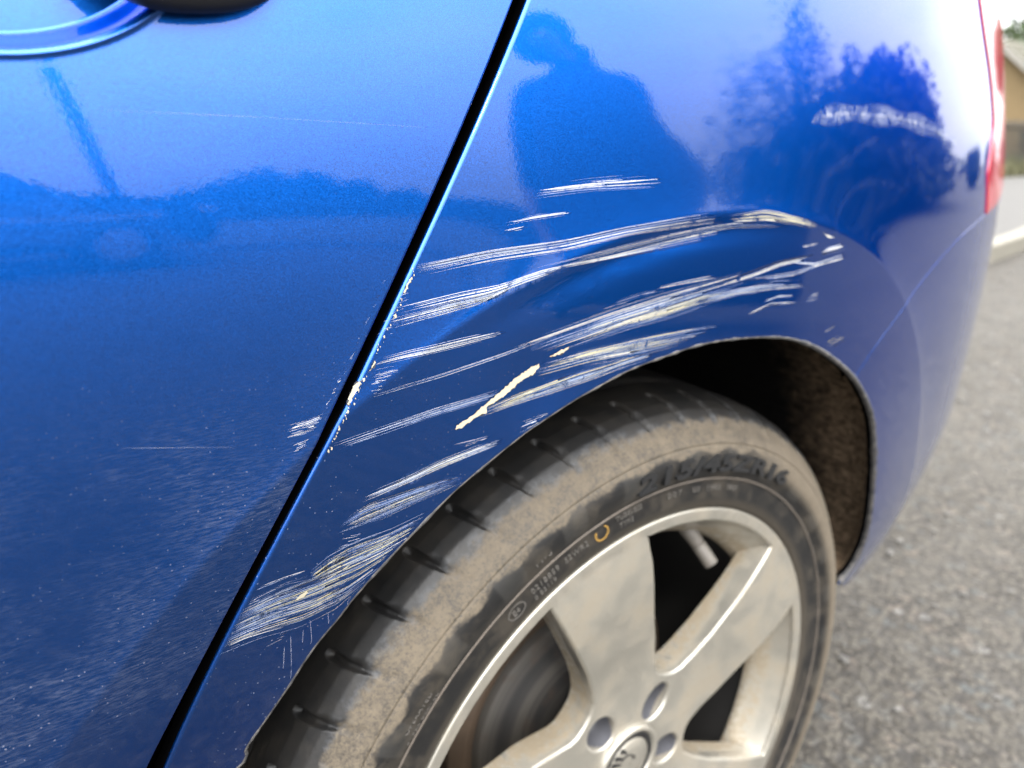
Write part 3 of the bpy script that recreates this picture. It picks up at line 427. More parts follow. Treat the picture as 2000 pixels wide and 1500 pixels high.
# local: gable wall in the x = 0 plane, from y = -2 to y = 8.4, ridge at y = 4.4
A = (-2.0, .95); Rg = (3.6, 5.3); Bp = (9.2, .95)
zr = 3.55; sl_ = .86
def gz(y): return zr - abs(y-3.45)*sl_
V = [(0, .6, 0), (0, 6.3, 0), (0, 6.3, gz(6.3)), (0, 3.45, zr), (0, .6, gz(.6)), (9, .6, 0), (9, 6.3, 0), (9, 6.3, gz(6.3)), (9, 3.45, zr), (9, .6, gz(.6))]
F = [(0, 4, 3, 2, 1), (5, 6, 7, 8, 9), (0, 5, 9, 4), (1, 2, 7, 6)]
link('wall', mesh('wall', V, F, False), house, M_BRICK)
rf = None
for sgn in (-1, 1):
    y0 = 3.45; y1 = 3.45+sgn*3.25; bm = bmesh.new(); nrow = 14
    for i in range(nrow):
        a = y0+(y1-y0)*i/nrow; b_ = y0+(y1-y0)*(i+1.12)/nrow
        V = [(-.25, a, gz(a)+.05), (9.2, a, gz(a)+.05), (9.2, b_, gz(b_)+.09), (-.25, b_, gz(b_)+.09)]
        vs_ = [bm.verts.new(v) for v in V] + [bm.verts.new((v[0], v[1], v[2]-.04)) for v in V]
        for f in ((0, 1, 2, 3), (7, 6, 5, 4), (0, 4, 5, 1), (1, 5, 6, 2), (2, 6, 7, 3), (3, 7, 4, 0)): bm.faces.new([vs_[q] for q in f])
    bmesh.ops.recalc_face_normals(bm, faces=bm.faces)
    bm_obj('roof', bm, house, M_TILE)
    bm = bmesh.new(); m = Matrix.Translation((-.27, (y0+y1)/2, (gz(y0)+gz(y1))/2-.04)) @ Matrix.Rotation(-sgn*math.atan(sl_), 4, 'X')
    bmesh.ops.create_cube(bm, size=1, matrix=m @ Matrix.Diagonal((.04, 4.3, .16, 1))); bm_obj('bargeboard', bm, house, M_TRIM)

# ------------------------------------------------------------------ trees
def leaf_mat(name, c):
    t = NT(name); p = t.geo(); r = t.n('ShaderNodeNewGeometry').outputs['Random Per Island']
    col = t.mix(r, tuple(v*.55 for v in c), tuple(v*1.5 for v in c))
    return t.out(t.pr(Base_Color=col, Roughness=.7, Specular_IOR_Level=.3))
M_LEAF = leaf_mat('broad_leaf', (.055, .085, .022)); M_NEED = leaf_mat('dark_evergreen', (.016, .026, .014)); M_BARK = plain('bark', (.09, .07, .05), .9, scale=12)
def tree(name, label, x, y, h, blobs, n, leaf, mat, cat='tree', group=None, trunk=.18, seed=1, base=0.0, twigs=0):
    rg = np.random.default_rng(seed); root = empty(name, (x, y, base)); tag(root, label, cat, group)
    bm = bmesh.new()
    def limb(p, q, r0, r1):
        p = Vector(p); q = Vector(q); d = q-p; m = Matrix.Translation((p+q)/2) @ d.to_track_quat('Z', 'Y').to_matrix().to_4x4()
        bmesh.ops.create_cone(bm, cap_ends=True, segments=8, radius1=r0, radius2=r1, depth=d.length, matrix=m)
    top = max(b[2] for b in blobs)
    limb((0, 0, -.1), (0, 0, top*.75), trunk, trunk*.4)
    for b in blobs: limb((0, 0, b[2]*.35), (b[0], b[1], b[2]), trunk*.4, trunk*.08)
    for i in range(twigs):
        b = blobs[i % len(blobs)]; u = rg.normal(size=3); u /= np.linalg.norm(u); u[2] = abs(u[2])*1.2
        limb((b[0], b[1], b[2]), (b[0]+u[0]*b[3]*1.3, b[1]+u[1]*b[3]*1.3, b[2]+u[2]*b[4]*1.4), trunk*.07, .004)
    bm_obj('trunk', bm, root, M_BARK, smooth=True)
    w = np.array([b[3]*b[3]*b[4] for b in blobs]); w /= w.sum()
    idx = rg.choice(len(blobs), n, p=w); u = rg.normal(size=(n, 3)); u /= np.linalg.norm(u, axis=1)[:, None]
    rad = rg.random(n)**.45; rad *= 1+.28*np.sin(u[:, 0]*7+idx)*np.sin(u[:, 2]*6+u[:, 1]*5)
    Bb = np.array([b[:3] for b in blobs])[idx]; S_ = np.array([(b[3], b[3], b[4]) for b in blobs])[idx]
    c = Bb+u*rad[:, None]*S_; ok = c[:, 2] > .05; c = c[ok]; n = len(c)
    a = rg.normal(size=(n, 3)); a /= np.linalg.norm(a, axis=1)[:, None]; b2 = np.cross(a, rg.normal(size=(n, 3))); b2 /= np.linalg.norm(b2, axis=1)[:, None]
    s = leaf*(.6+.8*rg.random(n))[:, None]
    V = np.stack([c-a*s, c+b2*s*.5, c+a*s, c-b2*s*.5], 1).reshape(-1, 3); F = np.arange(4*n).reshape(-1, 4)
    link('crown', mesh('crown', V, F, False), root, mat)
    return root
tree('tree', 'green broadleaf tree showing above the tan house roof', 44, 17.2, 9, [(0, 0, 4.2, 2.0, 1.7), (-1.2, 1.2, 3.8, 1.5, 1.3), (2.5, -1.6, 5.6, 2.4, 2.0), (.3, -2.6, 4.6, 1.9, 1.9), (4, -4, 6.2, 2.6, 2.2)], 9000, .22, M_LEAF, seed=3)
tree('tree', 'second green tree further right behind the tan house', 50, 13.5, 9, [(0, 0, 6.2, 2.4, 2.2), (1.5, -2.5, 6.8, 2.6, 2.2), (-1, 2.2, 5.6, 2, 1.7)], 7000, .24, M_LEAF, seed=9)
def pol(az, d):
    x0 = float(np.interp(az, [0, 10, 25, 36, 45, 54, 62, 71, 80, 87, 93, 99], [-.34, -.293, -.218, -.144, -.09, .01, .09, .155, .244, .322, .39, .46]))
    return x0+d*math.sin(R_(az)), -.03-d*math.cos(R_(az))
x, y = pol(72, 15)
tree('evergreen_tree', 'big dark evergreen mirrored in the rear wing of the car', x, y, 4, [(-2.6, -1.2, 1.3, 1.6, 1.3), (-1.0, -.4, 1.9, 1.8, 1.5), (.6, .2, 2.0, 1.8, 1.6), (2.0, .9, 1.7, 1.6, 1.5), (3.0, 1.4, 1.1, 1.3, 1.1), (0, 0, .8, 3.6, .9), (-3.9, -1.9, .9, 1.5, 1.0), (-3.1, -1.3, 1.7, 1.0, 1.0)], 34000, .13, M_NEED, trunk=.3, seed=5)
x, y = pol(59, 12)
tree('birch_tree', 'thin wispy tree mirrored beside the dark evergreen', x, y, 5, [(-.5, -.3, 2.6, .9, 1.0), (.4, .2, 3.0, .9, 1.1), (0, 0, 1.7, .8, .9), (.1, .3, 3.5, .7, .8), (-.9, -.5, 1.6, .8, 1.0), (-1.3, -.7, 1.0, .7, .9), (.2, .1, 4.2, .5, .7)], 3600, .06, M_NEED, trunk=.10, seed=6, twigs=26)
for i, (a, d, s) in enumerate([(13.5, 30, .7), (17, 32, 1.05), (20.5, 31, .95), (24, 34, .8), (27.5, 33, .55)]):
    x, y = pol(a, d)
    tree('roadside_tree', ['low round shrubby tree first in the row beyond the far lawn', 'tallest roadside tree beyond the far lawn', 'full round roadside tree between two lower ones', 'mid height roadside tree beyond the far lawn', 'lowest roadside tree at the end of the row'][i], x, y, 3, [(0, 0, 1.3*s, 1.3*s, 1.3*s), (.7, .2, 1.7*s, 1.0*s, 1.0*s), (-.8, 0, 1.0*s, 1.0*s, 1.0*s)], 2600, .16, M_NEED, group='trees beyond the far lawn', seed=20+i)
for i, (a, d, s) in enumerate([(91, 26, .55), (97, 28, .6), (107, 26, .6)]):
    x, y = pol(a, d)
    tree('street_tree', ['near dark street tree mirrored towards the tail lamp', 'middle dark street tree mirrored at the tail lamp', 'far dark street tree past the tail lamp'][i], x, y, 3, [(0, 0, 1.2*s, 1.5*s, 1.1*s), (.8, .5, 1.5*s, 1.2*s, 1.0*s)], 2500, .16, M_NEED, seed=30+i)

# low garden wall and hedge across the street
M_HEDGE = M_NEED
bm = bmesh.new(); box(bm, (8, -26, .55), (70, .3, 1.1)); bm_obj('garden_wall', bm, None, M_BRICK); COL.objects['garden_wall'].data.materials.clear(); COL.objects['garden_wall'].data.materials.append(M_NEED); tag(COL.objects['garden_wall'], 'long low dark hedge across the street', 'hedge'); COL.objects['garden_wall'].name = 'hedge'
# utility pole
px, py = pol(9.6, 9.2)
pole = empty('wooden_post', (px, py, .12)); tag(pole, 'leaning wooden post on the far lawn', 'post')
M_WOOD = plain('weathered_pole', (.05, .042, .035), .9, scale=9)
pr_ = [(0.085, -.2), (.085, .5), (.078, 2.9), (0.001, 2.93)]
me = lathe('post', pr_, 20); me.transform(Matrix.Rotation(R_(90), 4, 'X')); me.transform(Matrix.Rotation(R_(11), 4, Vector((math.cos(R_(9.6)), math.sin(R_(9.6)), 0)).cross(Vector((0, 0, 1)))))
link('post', me, pole, M_WOOD)

# parked car across the street (seen only as a reflection in the door)
M_CAR2 = plain('dark_blue_car', (.010, .012, .018), .3, Coat_Weight=1.0) if False else None
t_ = NT('dark_grey_car'); M_CAR2 = t_.out(t_.pr(Base_Color=(.016, .018, .022), Metallic=.4, Roughness=.4, Coat_Weight=1.0, Coat_Roughness=.03))
M_TRIM2 = plain('pale_door_trim', (.62, .62, .60), .4)
def other_car(x, y):
    root = empty('parked_car', (x, y, 0)); tag(root, 'dark grey parked hatchback on the far side of the street', 'car')
    prof = [(-2.1, .35), (-2.12, .62), (-2.0, .88), (-1.75, .98), (-1.2, 1.38), (-.6, 1.46), (.3, 1.44), (.95, 1.02), (1.75, .92), (2.08, .72), (2.12, .4), (2.0, .28), (-1.95, .28)]
    lo = [p for p in prof]; V = []; F = []; n = len(prof)
    secs = [(-.72, .86), (-.84, .97), (-.86, 1.0), (.86, 1.0), (.84, .97), (.72, .86)]
    for yy, s in secs:
        for px_, pz in prof: V.append((px_*(s if pz > .9 else 1), yy*(1 if pz < 1.0 else .88), .28+(pz-.28)*(1 if abs(yy) < .8 else .985)))
    for i in range(len(secs)-1):
        for j in range(n): F.append((i*n+j, i*n+(j+1) % n, (i+1)*n+(j+1) % n, (i+1)*n+j))
    F.append(tuple(range(n))[::-1]); F.append(tuple(range((len(secs)-1)*n, len(secs)*n)))
    b = link('body', mesh('body', V, F, False), root, M_CAR2)
    for sy in (-1, 1):
        V = [(-1.55, sy*.80, 1.0), (.72, sy*.80, 1.0), (.22, sy*.775, 1.36), (-.62, sy*.775, 1.38), (-1.1, sy*.775, 1.32)]
        V += [(v[0], v[1]-sy*.03, v[2]) for v in V]
        F = [(0, 1, 2, 3, 4), (9, 8, 7, 6, 5)] + [(i, 5+i, 5+(i+1) % 5, (i+1) % 5) for i in range(5)]
        link('side_window', mesh('side_window', V, F, False), root, M_GLASS)
        bm = bmesh.new(); box(bm, (-.1, sy*.872, .70), (3.5, .03, .05)); bm_obj('side_trim', bm, root, M_TRIM2)
        for wx in (-1.28, 1.28):
            w = lathe('wheel', [(.05, -.02), (.20, -.02), (.215, .0), (.22, -.01), (.31, .0), (.325, .03), (.325, .18), (.2, .2)], 40, flip=True)
            if sy > 0: w.transform(Matrix.Rotation(math.pi, 4, 'Z'))
            o = link('wheel', w, root, M_LETTER); o.location = (wx, sy*.86, .325)
            d = lathe('wheel_disc', [(.001, -.03), (.06, -.03), (.17, -.022), (.205, -.026), (.21, .0)], 40, flip=True)
            if sy > 0: d.transform(Matrix.Rotation(math.pi, 4, 'Z'))
            link('wheel_disc', d, o, M_ALLOY)
    for sx, nm in ((2.09, 'headlight'), (-2.07, 'rear_lamp')):
        for sy in (-1, 1):
            bm = bmesh.new(); box(bm, (sx, sy*.62, .74), (.08, .3, .12)); bm_obj(nm, bm, root, M_TRIM2 if sx > 0 else M_LENS, bevel=.01)
    return root
other_car(-.55, -7.9)
# ------------------------------------------------------------------ bystander
def person(x, y, face):
    root = empty('person', (x, y, 0), rz=face); tag(root, 'person in wide dark hooded coat standing back from the blue car', 'person')
    # local: +x = the person's left, -y = the way they face
    J = {'pel': (0, 0, .95, .15, .11), 'wst': (0, 0, 1.10, .145, .10), 'chs': (0, 0, 1.30, .165, .115), 'upc': (0, 0, 1.43, .12, .09), 'nk': (0, -.01, 1.53, .055, .055), 'nk2': (.04, -.04, 1.58, .055, .055),
         'hd': (.085, -.06, 1.66, .080, .095), 'hd2': (.11, -.065, 1.74, .07, .085)}
    E_ = [('pel', 'wst'), ('wst', 'chs'), ('chs', 'upc'), ('upc', 'nk'), ('nk', 'nk2'), ('nk2', 'hd'), ('hd', 'hd2')]
    arm_ = {-1: [(.20, 0, 1.43, .062), (.25, .02, 1.26, .052), (.29, .03, 1.12, .044), (.33, -.04, 1.00, .034), (.36, -.10, .90, .027), (.37, -.12, .85, .032)],
           1: [(-.20, 0, 1.43, .062), (-.235, .01, 1.26, .050), (-.245, .01, 1.13, .043), (-.25, -.03, 1.0, .036), (-.25, -.06, .87, .026), (-.25, -.07, .81, .032)]}
    arm = {k: [(-q[0], *q[1:]) for q in v] for k, v in arm_.items()}
    for s in (1, -1):
        pv = 'upc'
        for i, (a, b, c, r) in enumerate(arm[s]):
            k = 'a%d%d' % (s, i); J[k] = (a, b, c, r, r); E_.append((pv, k)); pv = k
        hx, hy, hz = J[pv][:3]
        for f in range(5):
            pf = pv
            for q in range(1, 4):
                k = 'f%d%d%d' % (s, f, q); ln = (.026, .03, .031, .029, .024)[f]
                if s < 0: pt = (hx+.012*q+(.01 if f == 0 else 0), hy-.03+.015*f-(.012*q if f == 0 else 0), hz-.01-ln*q*.8)
                else: pt = (hx-(.012*q if f == 0 else 0), hy-.03+.015*f, hz-.02-ln*q)
                J[k] = (*pt, .0095-.001*q, .0095-.001*q); E_.append((pf, k)); pf = k
        pv = 'pel'
        for i, (a, b, c, r) in enumerate([(.10*s, 0, .86, .095), (.115*s, -.005, .68, .082), (.125*s, 0, .50, .060), (.13*s, .015, .30, .058), (.13*s, .03, .10, .042), (.135*s, -.01, .05, .045), (.145*s, -.15, .035, .036)]):
            k = 'l%d%d' % (s, i); J[k] = (a, b, c, r, r); E_.append((pv, k)); pv = k
    names = list(J); me = bpy.data.meshes.new('body'); me.from_pydata([J[k][:3] for k in names], [(names.index(a), names.index(b)) for a, b in E_], [])
    o = link('body', me, root, [M_CLOTH, M_TROUS, M_SKIN, M_LETTER])
    md = o.modifiers.new('skin', 'SKIN'); sk = me.skin_vertices[0].data
    for i, k in enumerate(names): sk[i].radius = J[k][3:5]
    sk[0].use_root = True
    o.modifiers.new('sub', 'SUBSURF').levels = 2; o.modifiers['sub'].render_levels = 2
    dg = bpy.context.evaluated_depsgraph_get(); m2 = bpy.data.meshes.new_from_object(o.evaluated_get(dg)); o.modifiers.clear(); o.data = m2; m2.name = 'body'
    m2.shade_smooth()
    for p in m2.polygons:
        c = p.center
        if c.z > 1.56 or (abs(c.x-.25) < .06 and c.z < .90 and c.z > .6 and c.x > .2) or (c.x < -.1 and c.x > -.2 and c.y < -.12 and .85 < c.z < 1.05): p.material_index = 2
        elif c.z < .10: p.material_index = 3
        elif c.z < .90: p.material_index = 1
        else: p.material_index = 0
    # open rain coat hanging wide on the arm side
    V = []; rows_ = [(1.64, 0, .075, .07), (1.56, 0, .085, .075), (1.50, 0, .12, .09), (1.46, -.005, .175, .11), (1.42, -.01, .205, .13), (1.30, -.03, .235, .15), (1.15, -.07, .28, .16), (1.0, -.13, .36, .165), (.86, -.25, .50, .17), (.72, -.34, .60, .17), (.40, -.36, .62, .17), (.16, -.36, .62, .17), (.15, -.36, .61, .16)]
    for z, c, w, dp_ in rows_:
        for j in range(28):
            a = 6.2832*j/28; k = 1+.035*math.sin(a*7)*(1.5-z)
            V.append((c+w*k*math.copysign(abs(math.cos(a))**.8, math.cos(a)), .01+dp_*k*math.sin(a), z+.012*math.sin(a*3)))
    F = [(i*28+j, i*28+(j+1) % 28, (i+1)*28+(j+1) % 28, (i+1)*28+j) for i in range(len(rows_)-1) for j in range(28)]
    cm = mesh('coat', V, F); link('coat', cm, root, M_CLOTH)
    # head details
    hd = bmesh.new(); bmesh.ops.create_icosphere(hd, subdivisions=3, radius=1)
    for v in hd.verts:
        v.co = Vector((v.co.x*.130+.105, v.co.y*.13-.035, v.co.z*.145+1.70))
        if v.co.y < -.11: v.co.y = -.11
        
    bm_obj('hood', hd, root, M_CLOTH, smooth=True)
    nb = bmesh.new(); bmesh.ops.create_cone(nb, cap_ends=True, segments=8, radius1=.016, radius2=.006, depth=.045, matrix=Matrix.Translation((.095, -.165, 1.675)) @ Matrix.Rotation(R_(-12), 4, 'X')); bm_obj('nose', nb, root, M_SKIN, smooth=True)
    for s in (-1, 1):
        eb = bmesh.new(); bmesh.ops.create_uvsphere(eb, u_segments=10, v_segments=8, radius=.012, matrix=Matrix.Translation((.095+s*.032, -.145, 1.70))); bm_obj('eye', eb, root, M_HAIR, smooth=True)
        eb = bmesh.new(); bmesh.ops.create_uvsphere(eb, u_segments=10, v_segments=8, radius=1, matrix=Matrix.Translation((.09+s*.085, -.06, 1.68)) @ Matrix.Diagonal((.012, .022, .034, 1))); bm_obj('ear', eb, root, M_SKIN, smooth=True)
    mb = bmesh.new(); box(mb, (.09, -.152, 1.635), (.045, .012, .008)); bm_obj('mouth', mb, root, plain('lip', (.30, .13, .11), .5), bevel=.003)
    return root
x, y = -.11+2.75*math.sin(R_(42.4)), -.03-2.75*math.cos(R_(42.4))
person(x, y, R_(180+41.3)).scale = (1.05, 1.05, .925)

# ------------------------------------------------------------------ the blue car
def S0(x, z):
    u = np.maximum(x-.05, 0); P = .265*u*u*(1+1.1*np.maximum(z-.70, 0)); v = np.maximum(x-.66, 0); P = P+9*v**3
    dz = z-.745; T = np.where(dz > 0, .035*dz+.45*dz*dz, .035*dz+(.17+.36*np.clip(-x/.24,0,1)**2)*dz*dz)
    lo = np.maximum(.45-z, 0); T = T+1.0*lo*lo
    r = np.hypot(x, z-.3); a = np.clip(r-.43, -.14, 1)
    out = .0026*np.exp(-np.maximum(a, 0)/.02); inn = .0026+(.008+.095*np.clip((-x-.12)/.16,0,1))*a
    t = np.clip((a+.004)/.008, 0, 1); s = t*t*(3-2*t)
    return -.0325+P+T-(inn*(1-s)+out*s-.0013*np.exp(-((r-.4205)/.0065)**2-((np.arctan2(z-.3,x)-1.68)/.20)**2)-.0016*np.exp(-((x+.128)**2+((z-.657)*1.3)**2)/.0007))
def S_door(x, z):
    rho = np.hypot((x+.325)/.062, (z-.84)/.0465)
    t = np.clip((1.0-rho)/.14, 0, 1); s = t*t*(3-2*t)
    lip = .0007*np.exp(-((rho-1.015)/.02)**2)
    return S0(x, z)+.011*s-lip
def Nrm(S, x, z, e=2e-4):
    gx = (S(x+e, z)-S(x-e, z))/(2*e); gz_ = (S(x, z+e)-S(x, z-e))/(2*e)
    n = np.stack([gx, -np.ones_like(gx), gz_], -1); return n/np.linalg.norm(n, axis=-1, keepdims=True)
def inside(P, poly):
    x, y = P[:, 0], P[:, 1]; r = np.zeros(len(P), bool); n = len(poly)
    for i in range(n):
        x0, y0 = poly[i]; x1, y1 = poly[(i+1) % n]
        c = ((y0 > y) != (y1 > y))
        with np.errstate(divide='ignore', invalid='ignore'): xi = (x1-x0)*(y-y0)/(y1-y0)+x0
        r ^= c & (x < xi)
    return r
def plate(name, S, outer, holes=(), pts=None, fil=.0015, depth=.012, sgn=1, hole_fil=None, lift=0.0, dark=True):
    """A trimmed sheet over the height field S(x, z) with rounded, turned-in edges."""
    loops = [np.asarray(outer, float)] + [np.asarray(h, float) for h in holes]
    V2 = []; Ed = []; Lp = []; DK = set()
    for lp in loops:
        b = len(V2); n = len(lp); V2 += [Vector(p) for p in lp]; Ed += [(b+i, b+(i+1) % n) for i in range(n)]; Lp.append(list(range(b, b+n)))
    nb = len(V2)
    if pts is not None and len(pts):
        ok = inside(pts, loops[0])
        for h in loops[1:]: ok &= ~inside(pts, h)
        pts = pts[ok]
        bd = np.vstack(loops); keep = np.ones(len(pts), bool)
        for c in np.array_split(np.arange(len(pts)), max(1, len(pts)//2000)):
            d = np.min(np.abs(pts[c][:, None, 0]-bd[None, :, 0])+np.abs(pts[c][:, None, 1]-bd[None, :, 1]), axis=1); keep[c] = d > .0012
        V2 += [Vector(p) for p in pts[keep]]
    ov, oe, of, iv, ie, if_ = delaunay_2d_cdt(V2, Ed, [], 2 if not holes else 2, 1e-7)
    P = np.array([(v.x, v.y) for v in ov]); F = []
    cen = np.array([P[list(f)].mean(0) for f in of]); ok = inside(cen, loops[0])
    for h in loops[1:]: ok &= ~inside(cen, h)
    Y = S(P[:, 0], P[:, 1])-lift; Nn = Nrm(S, P[:, 0], P[:, 1])
    V = np.stack([P[:, 0], Y, P[:, 1]], 1); V = list(V); N = list(Nn)
    for k, f in enumerate(of):
        if not ok[k]: continue
        a, b, c = (P[i] for i in f[:3]); cr = (b[0]-a[0])*(c[1]-a[1])-(b[1]-a[1])*(c[0]-a[0])
        F.append(tuple(f) if cr > 0 else tuple(f)[::-1])      # faces towards -y
    for li, lp in enumerate(loops):
        n = len(lp); T = np.roll(lp, -1, 0)-np.roll(lp, 1, 0); T /= np.linalg.norm(T, axis=1)[:, None]+1e-12
        area = .5*np.sum(lp[:, 0]*np.roll(lp[:, 1], -1)-np.roll(lp[:, 0], -1)*lp[:, 1])
        o2 = np.stack([T[:, 1], -T[:, 0]], 1)*(1 if area > 0 else -1)*(1 if li == 0 else -1)
        y = S(lp[:, 0], lp[:, 1])-lift; nn = Nrm(S, lp[:, 0], lp[:, 1]); e = 3e-4
        dy = (S(lp[:, 0]+o2[:, 0]*e, lp[:, 1]+o2[:, 1]*e)-S(lp[:, 0]-o2[:, 0]*e, lp[:, 1]-o2[:, 1]*e))/(2*e)
        tt = np.stack([o2[:, 0], dy, o2[:, 1]], 1); tt /= np.linalg.norm(tt, axis=1)[:, None]
        p0 = np.stack([lp[:, 0], y, lp[:, 1]], 1); f_ = fil if li == 0 else (hole_fil or fil); rows = []
        for th in np.linspace(0, math.pi/2, 6):
            rows.append((p0+tt*f_*math.sin(th)-nn*f_*(1-math.cos(th)), nn*math.cos(th)+tt*math.sin(th)))
        q, qn = rows[-1]; rows.append((q-nn*depth, qn))
        b = len(V)
        for pp, pn in rows: V += list(pp); N += list(pn)
        for j in range(len(rows)-1):
            for i in range(n):
                i2 = (i+1) % n; f = (b+j*n+i, b+j*n+i2, b+(j+1)*n+i2, b+(j+1)*n+i)
                if j == len(rows)-2: DK.add(len(F))
                F.append(f if (area > 0) == (li == 0) else f[::-1])
    # orient the edge strips by their normals
    Va = np.array(V); Na = np.array(N); G = []
    for f in F:
        a, b_, c = Va[f[0]], Va[f[1]], Va[f[2]]; g = np.cross(b_-a, c-a)
        G.append(f if g @ Na[list(f)].sum(0) >= 0 else f[::-1])
    me = mesh(name, Va, G, True, Na)
    if dark:
        for i in DK: me.polygons[i].material_index = 1
    return me
def gridpts(x0, x1, z0, z1, st):
    X, Z = np.meshgrid(np.arange(x0, x1, st), np.arange(z0, z1, st*.93)); X = X+(np.arange(len(X)) % 2)[:, None]*st*.5
    P = np.stack([X.ravel(), Z.ravel()], 1); return P+rng.uniform(-.08, .08, P.shape)*st
def body_pts(x0, x1, z0, z1):
    g = gridpts(x0, x1, z0, z1, .0065); r = np.hypot(g[:, 0], g[:, 1]-.3); g = g[(r < .418) | (r > .472)]
    ring = [g]
    for q in list(np.arange(.4185, .4415, .0015))+list(np.arange(.443, .472, .004)):
        a = np.arange(0, math.pi*1.15, .0035/q); ring.append(np.stack([q*np.cos(a), .3+q*np.sin(a)], 1))
    P = np.vstack(ring); return P[(P[:, 0] > x0) & (P[:, 0] < x1) & (P[:, 1] > z0) & (P[:, 1] < z1)]

car = empty('blue_car'); tag(car, 'metallic blue car with scraped rear wheel arch, dusty tyre and silver alloy wheel', 'car')
def fair(P):
    P = np.array(P); q = P[:-3]; c = np.polyfit(q[:, 1], q[:, 0], 4); z = np.linspace(.955, .52, 20); x = np.polyval(c, z); m_ = (x[-2]-x[-1])/(z[-2]-z[-1]); ze = np.array([.48, .42, .34, .22]); xe = x[-1]+m_*(ze-.52)*.9
    return np.vstack([np.stack([x, z], 1), np.stack([xe, ze], 1)])
gd = smooth_line(fair(D['GAP_DOOR']), .0035); gd[:, 0] -= np.interp(gd[:, 1], [.53, .62, .82], [.0023, .0015, .0009]); gq = smooth_line(fair(D['GAP_QTR']), .0035)
EPS = .0
# door
op = np.vstack([gd, resample([gd[-1], (-1.15, .22)], .03)[1:], resample([(-1.15, .22), (-1.15, .955)], .03)[1:], resample([(-1.15, .955), gd[0]], .03)[1:-1]])
dp = body_pts(-1.1, -.05, .23, .95); dp = dp[(dp[:, 0] > -.46) | (rng.random(len(dp)) < .12)]; dp = dp[np.hypot((dp[:, 0]+.325)/.062, (dp[:, 1]-.84)/.0465) > 1.1]
bw = gridpts(-.39, -.255, .785, .89, .0013); rho = np.hypot((bw[:, 0]+.325)/.062, (bw[:, 1]-.84)/.0465); bw = bw[(rho > .45) & (rho < .82)]; bw = np.vstack([bw]+[np.stack([-.325+.062*q*np.cos(a_), .84+.0465*q*np.sin(a_)], 1) for q in np.linspace(.83, 1.08, 30) for a_ in [np.linspace(0, 6.2832, 260, endpoint=False)]])
door = link('rear_door', plate('rear_door', S_door, op, (), np.vstack([dp, bw]), fil=.0012, depth=.014), car, [M_DOOR, M_DARK])
# quarter panel
arch = smooth_line([(-.362, .3), (-.3585, .35), (-.343, .42), (-.318, .476)] + D['ARCH'][:-2], .004)
arch_full = smooth_line([(-.362, .3), (-.3585, .35), (-.343, .42), (-.318, .476)] + D['ARCH'], .004)
seam = np.array(D['SEAM']); si = int(np.argmin(np.linalg.norm(arch_full-seam[0], axis=1)))
sm = smooth_line(np.vstack([arch_full[si], seam[1:]]), .0035)
tl = smooth_line(D['LIGHT'] + D['LENS'], .0035)       # lamp edge from top to bottom
top = (.36, .955)
lamp_edge = np.vstack([smooth_line([top, D['LIGHT'][0]], .004)[:-1], tl])
endp = lamp_edge[-1]
smq = sm[sm[:, 0] < endp[0]-.002]; off = .0009
def shift(P, d):
    T = np.gradient(P, axis=0); T /= np.linalg.norm(T, axis=1)[:, None]; return P+np.stack([-T[:, 1], T[:, 0]], 1)*d
qp = np.vstack([gq[::-1], arch_full[:0:-1][::-1][0:0] if False else np.empty((0, 2))])
qtop = resample([gq[0], top], .03)
qp = np.vstack([gq[::-1][0:1], gq[::-1][1:], qtop[1:-1], lamp_edge, shift(smq, off)[::-1], arch_full[1:si][::-1]])
qq = body_pts(-.44, .66, .2, .95)
quarter = link('quarter_panel', plate('quarter_panel', S0, qp, (), qq, fil=.0019, depth=.006), car, [M_QTR, M_DARK])
# bumper
smx = np.vstack([sm, smooth_line([sm[-1], (.66, .712), (.80, .718)], .006)[1:]])
bot = smooth_line([(.80, .33), (.60, .33), (.51, .3365), (.42, .326), (.35, .317), D['ARCH'][-1]], .006)
bp_ = np.vstack([shift(smx, -off), resample([(.80, .716), (.80, .33)], .02)[1:-1], bot[:-1], arch_full[si+1:][::-1]])
bumper = link('rear_bumper', plate('rear_bumper', S0, bp_, (), body_pts(.1, .81, .3, .73), fil=.0017, depth=.006), car, [M_QTR, M_DARK])
# tail lamp
le = shift(lamp_edge, -.0016) if False else lamp_edge+np.array([.0022, 0])
smr = sm[sm[:, 0] > endp[0]+.004]+np.array([0, .0016])
lp_ = np.vstack([le[le[:, 1] > smr[0, 1]+.002], smr, resample([smr[-1]+np.array([.004, .0004]), (.66, .7145), (.78, .722)], .02), resample([(.78, .722), (.78, .955)], .02)[1:], resample([(.78, .955), top], .02)[1:-1]])
lamp = link('tail_lamp', plate('tail_lamp', S0, lp_, (), gridpts(.37, .8, .71, .95, .012), fil=.002, depth=.012, lift=.0016), car, [M_LENS, M_DARK])

# dark sealing strips behind the shut lines
def backing(name, P, wdt, back, parent):
    T = np.gradient(P, axis=0); T /= np.linalg.norm(T, axis=1)[:, None]; n2_ = np.stack([-T[:, 1], T[:, 0]], 1)
    V = []
    for s in (-wdt, wdt):
        Q = P+n2_*s; V += [(q[0], S0(q[0], q[1])+back, q[1]) for q in Q]
    n = len(P); return link(name, mesh(name, V, [(i, i+1, n+i+1, n+i) for i in range(n-1)]), parent, M_DARK)
backing('door_seal', (resample(gd, n=120)+resample(gq, n=120))/2, .012, .0165, car)
backing('bumper_seal', resample(smx, n=80), .008, .012, car)
backing('lamp_seal', resample(lamp_edge, n=60), .008, .010, car)

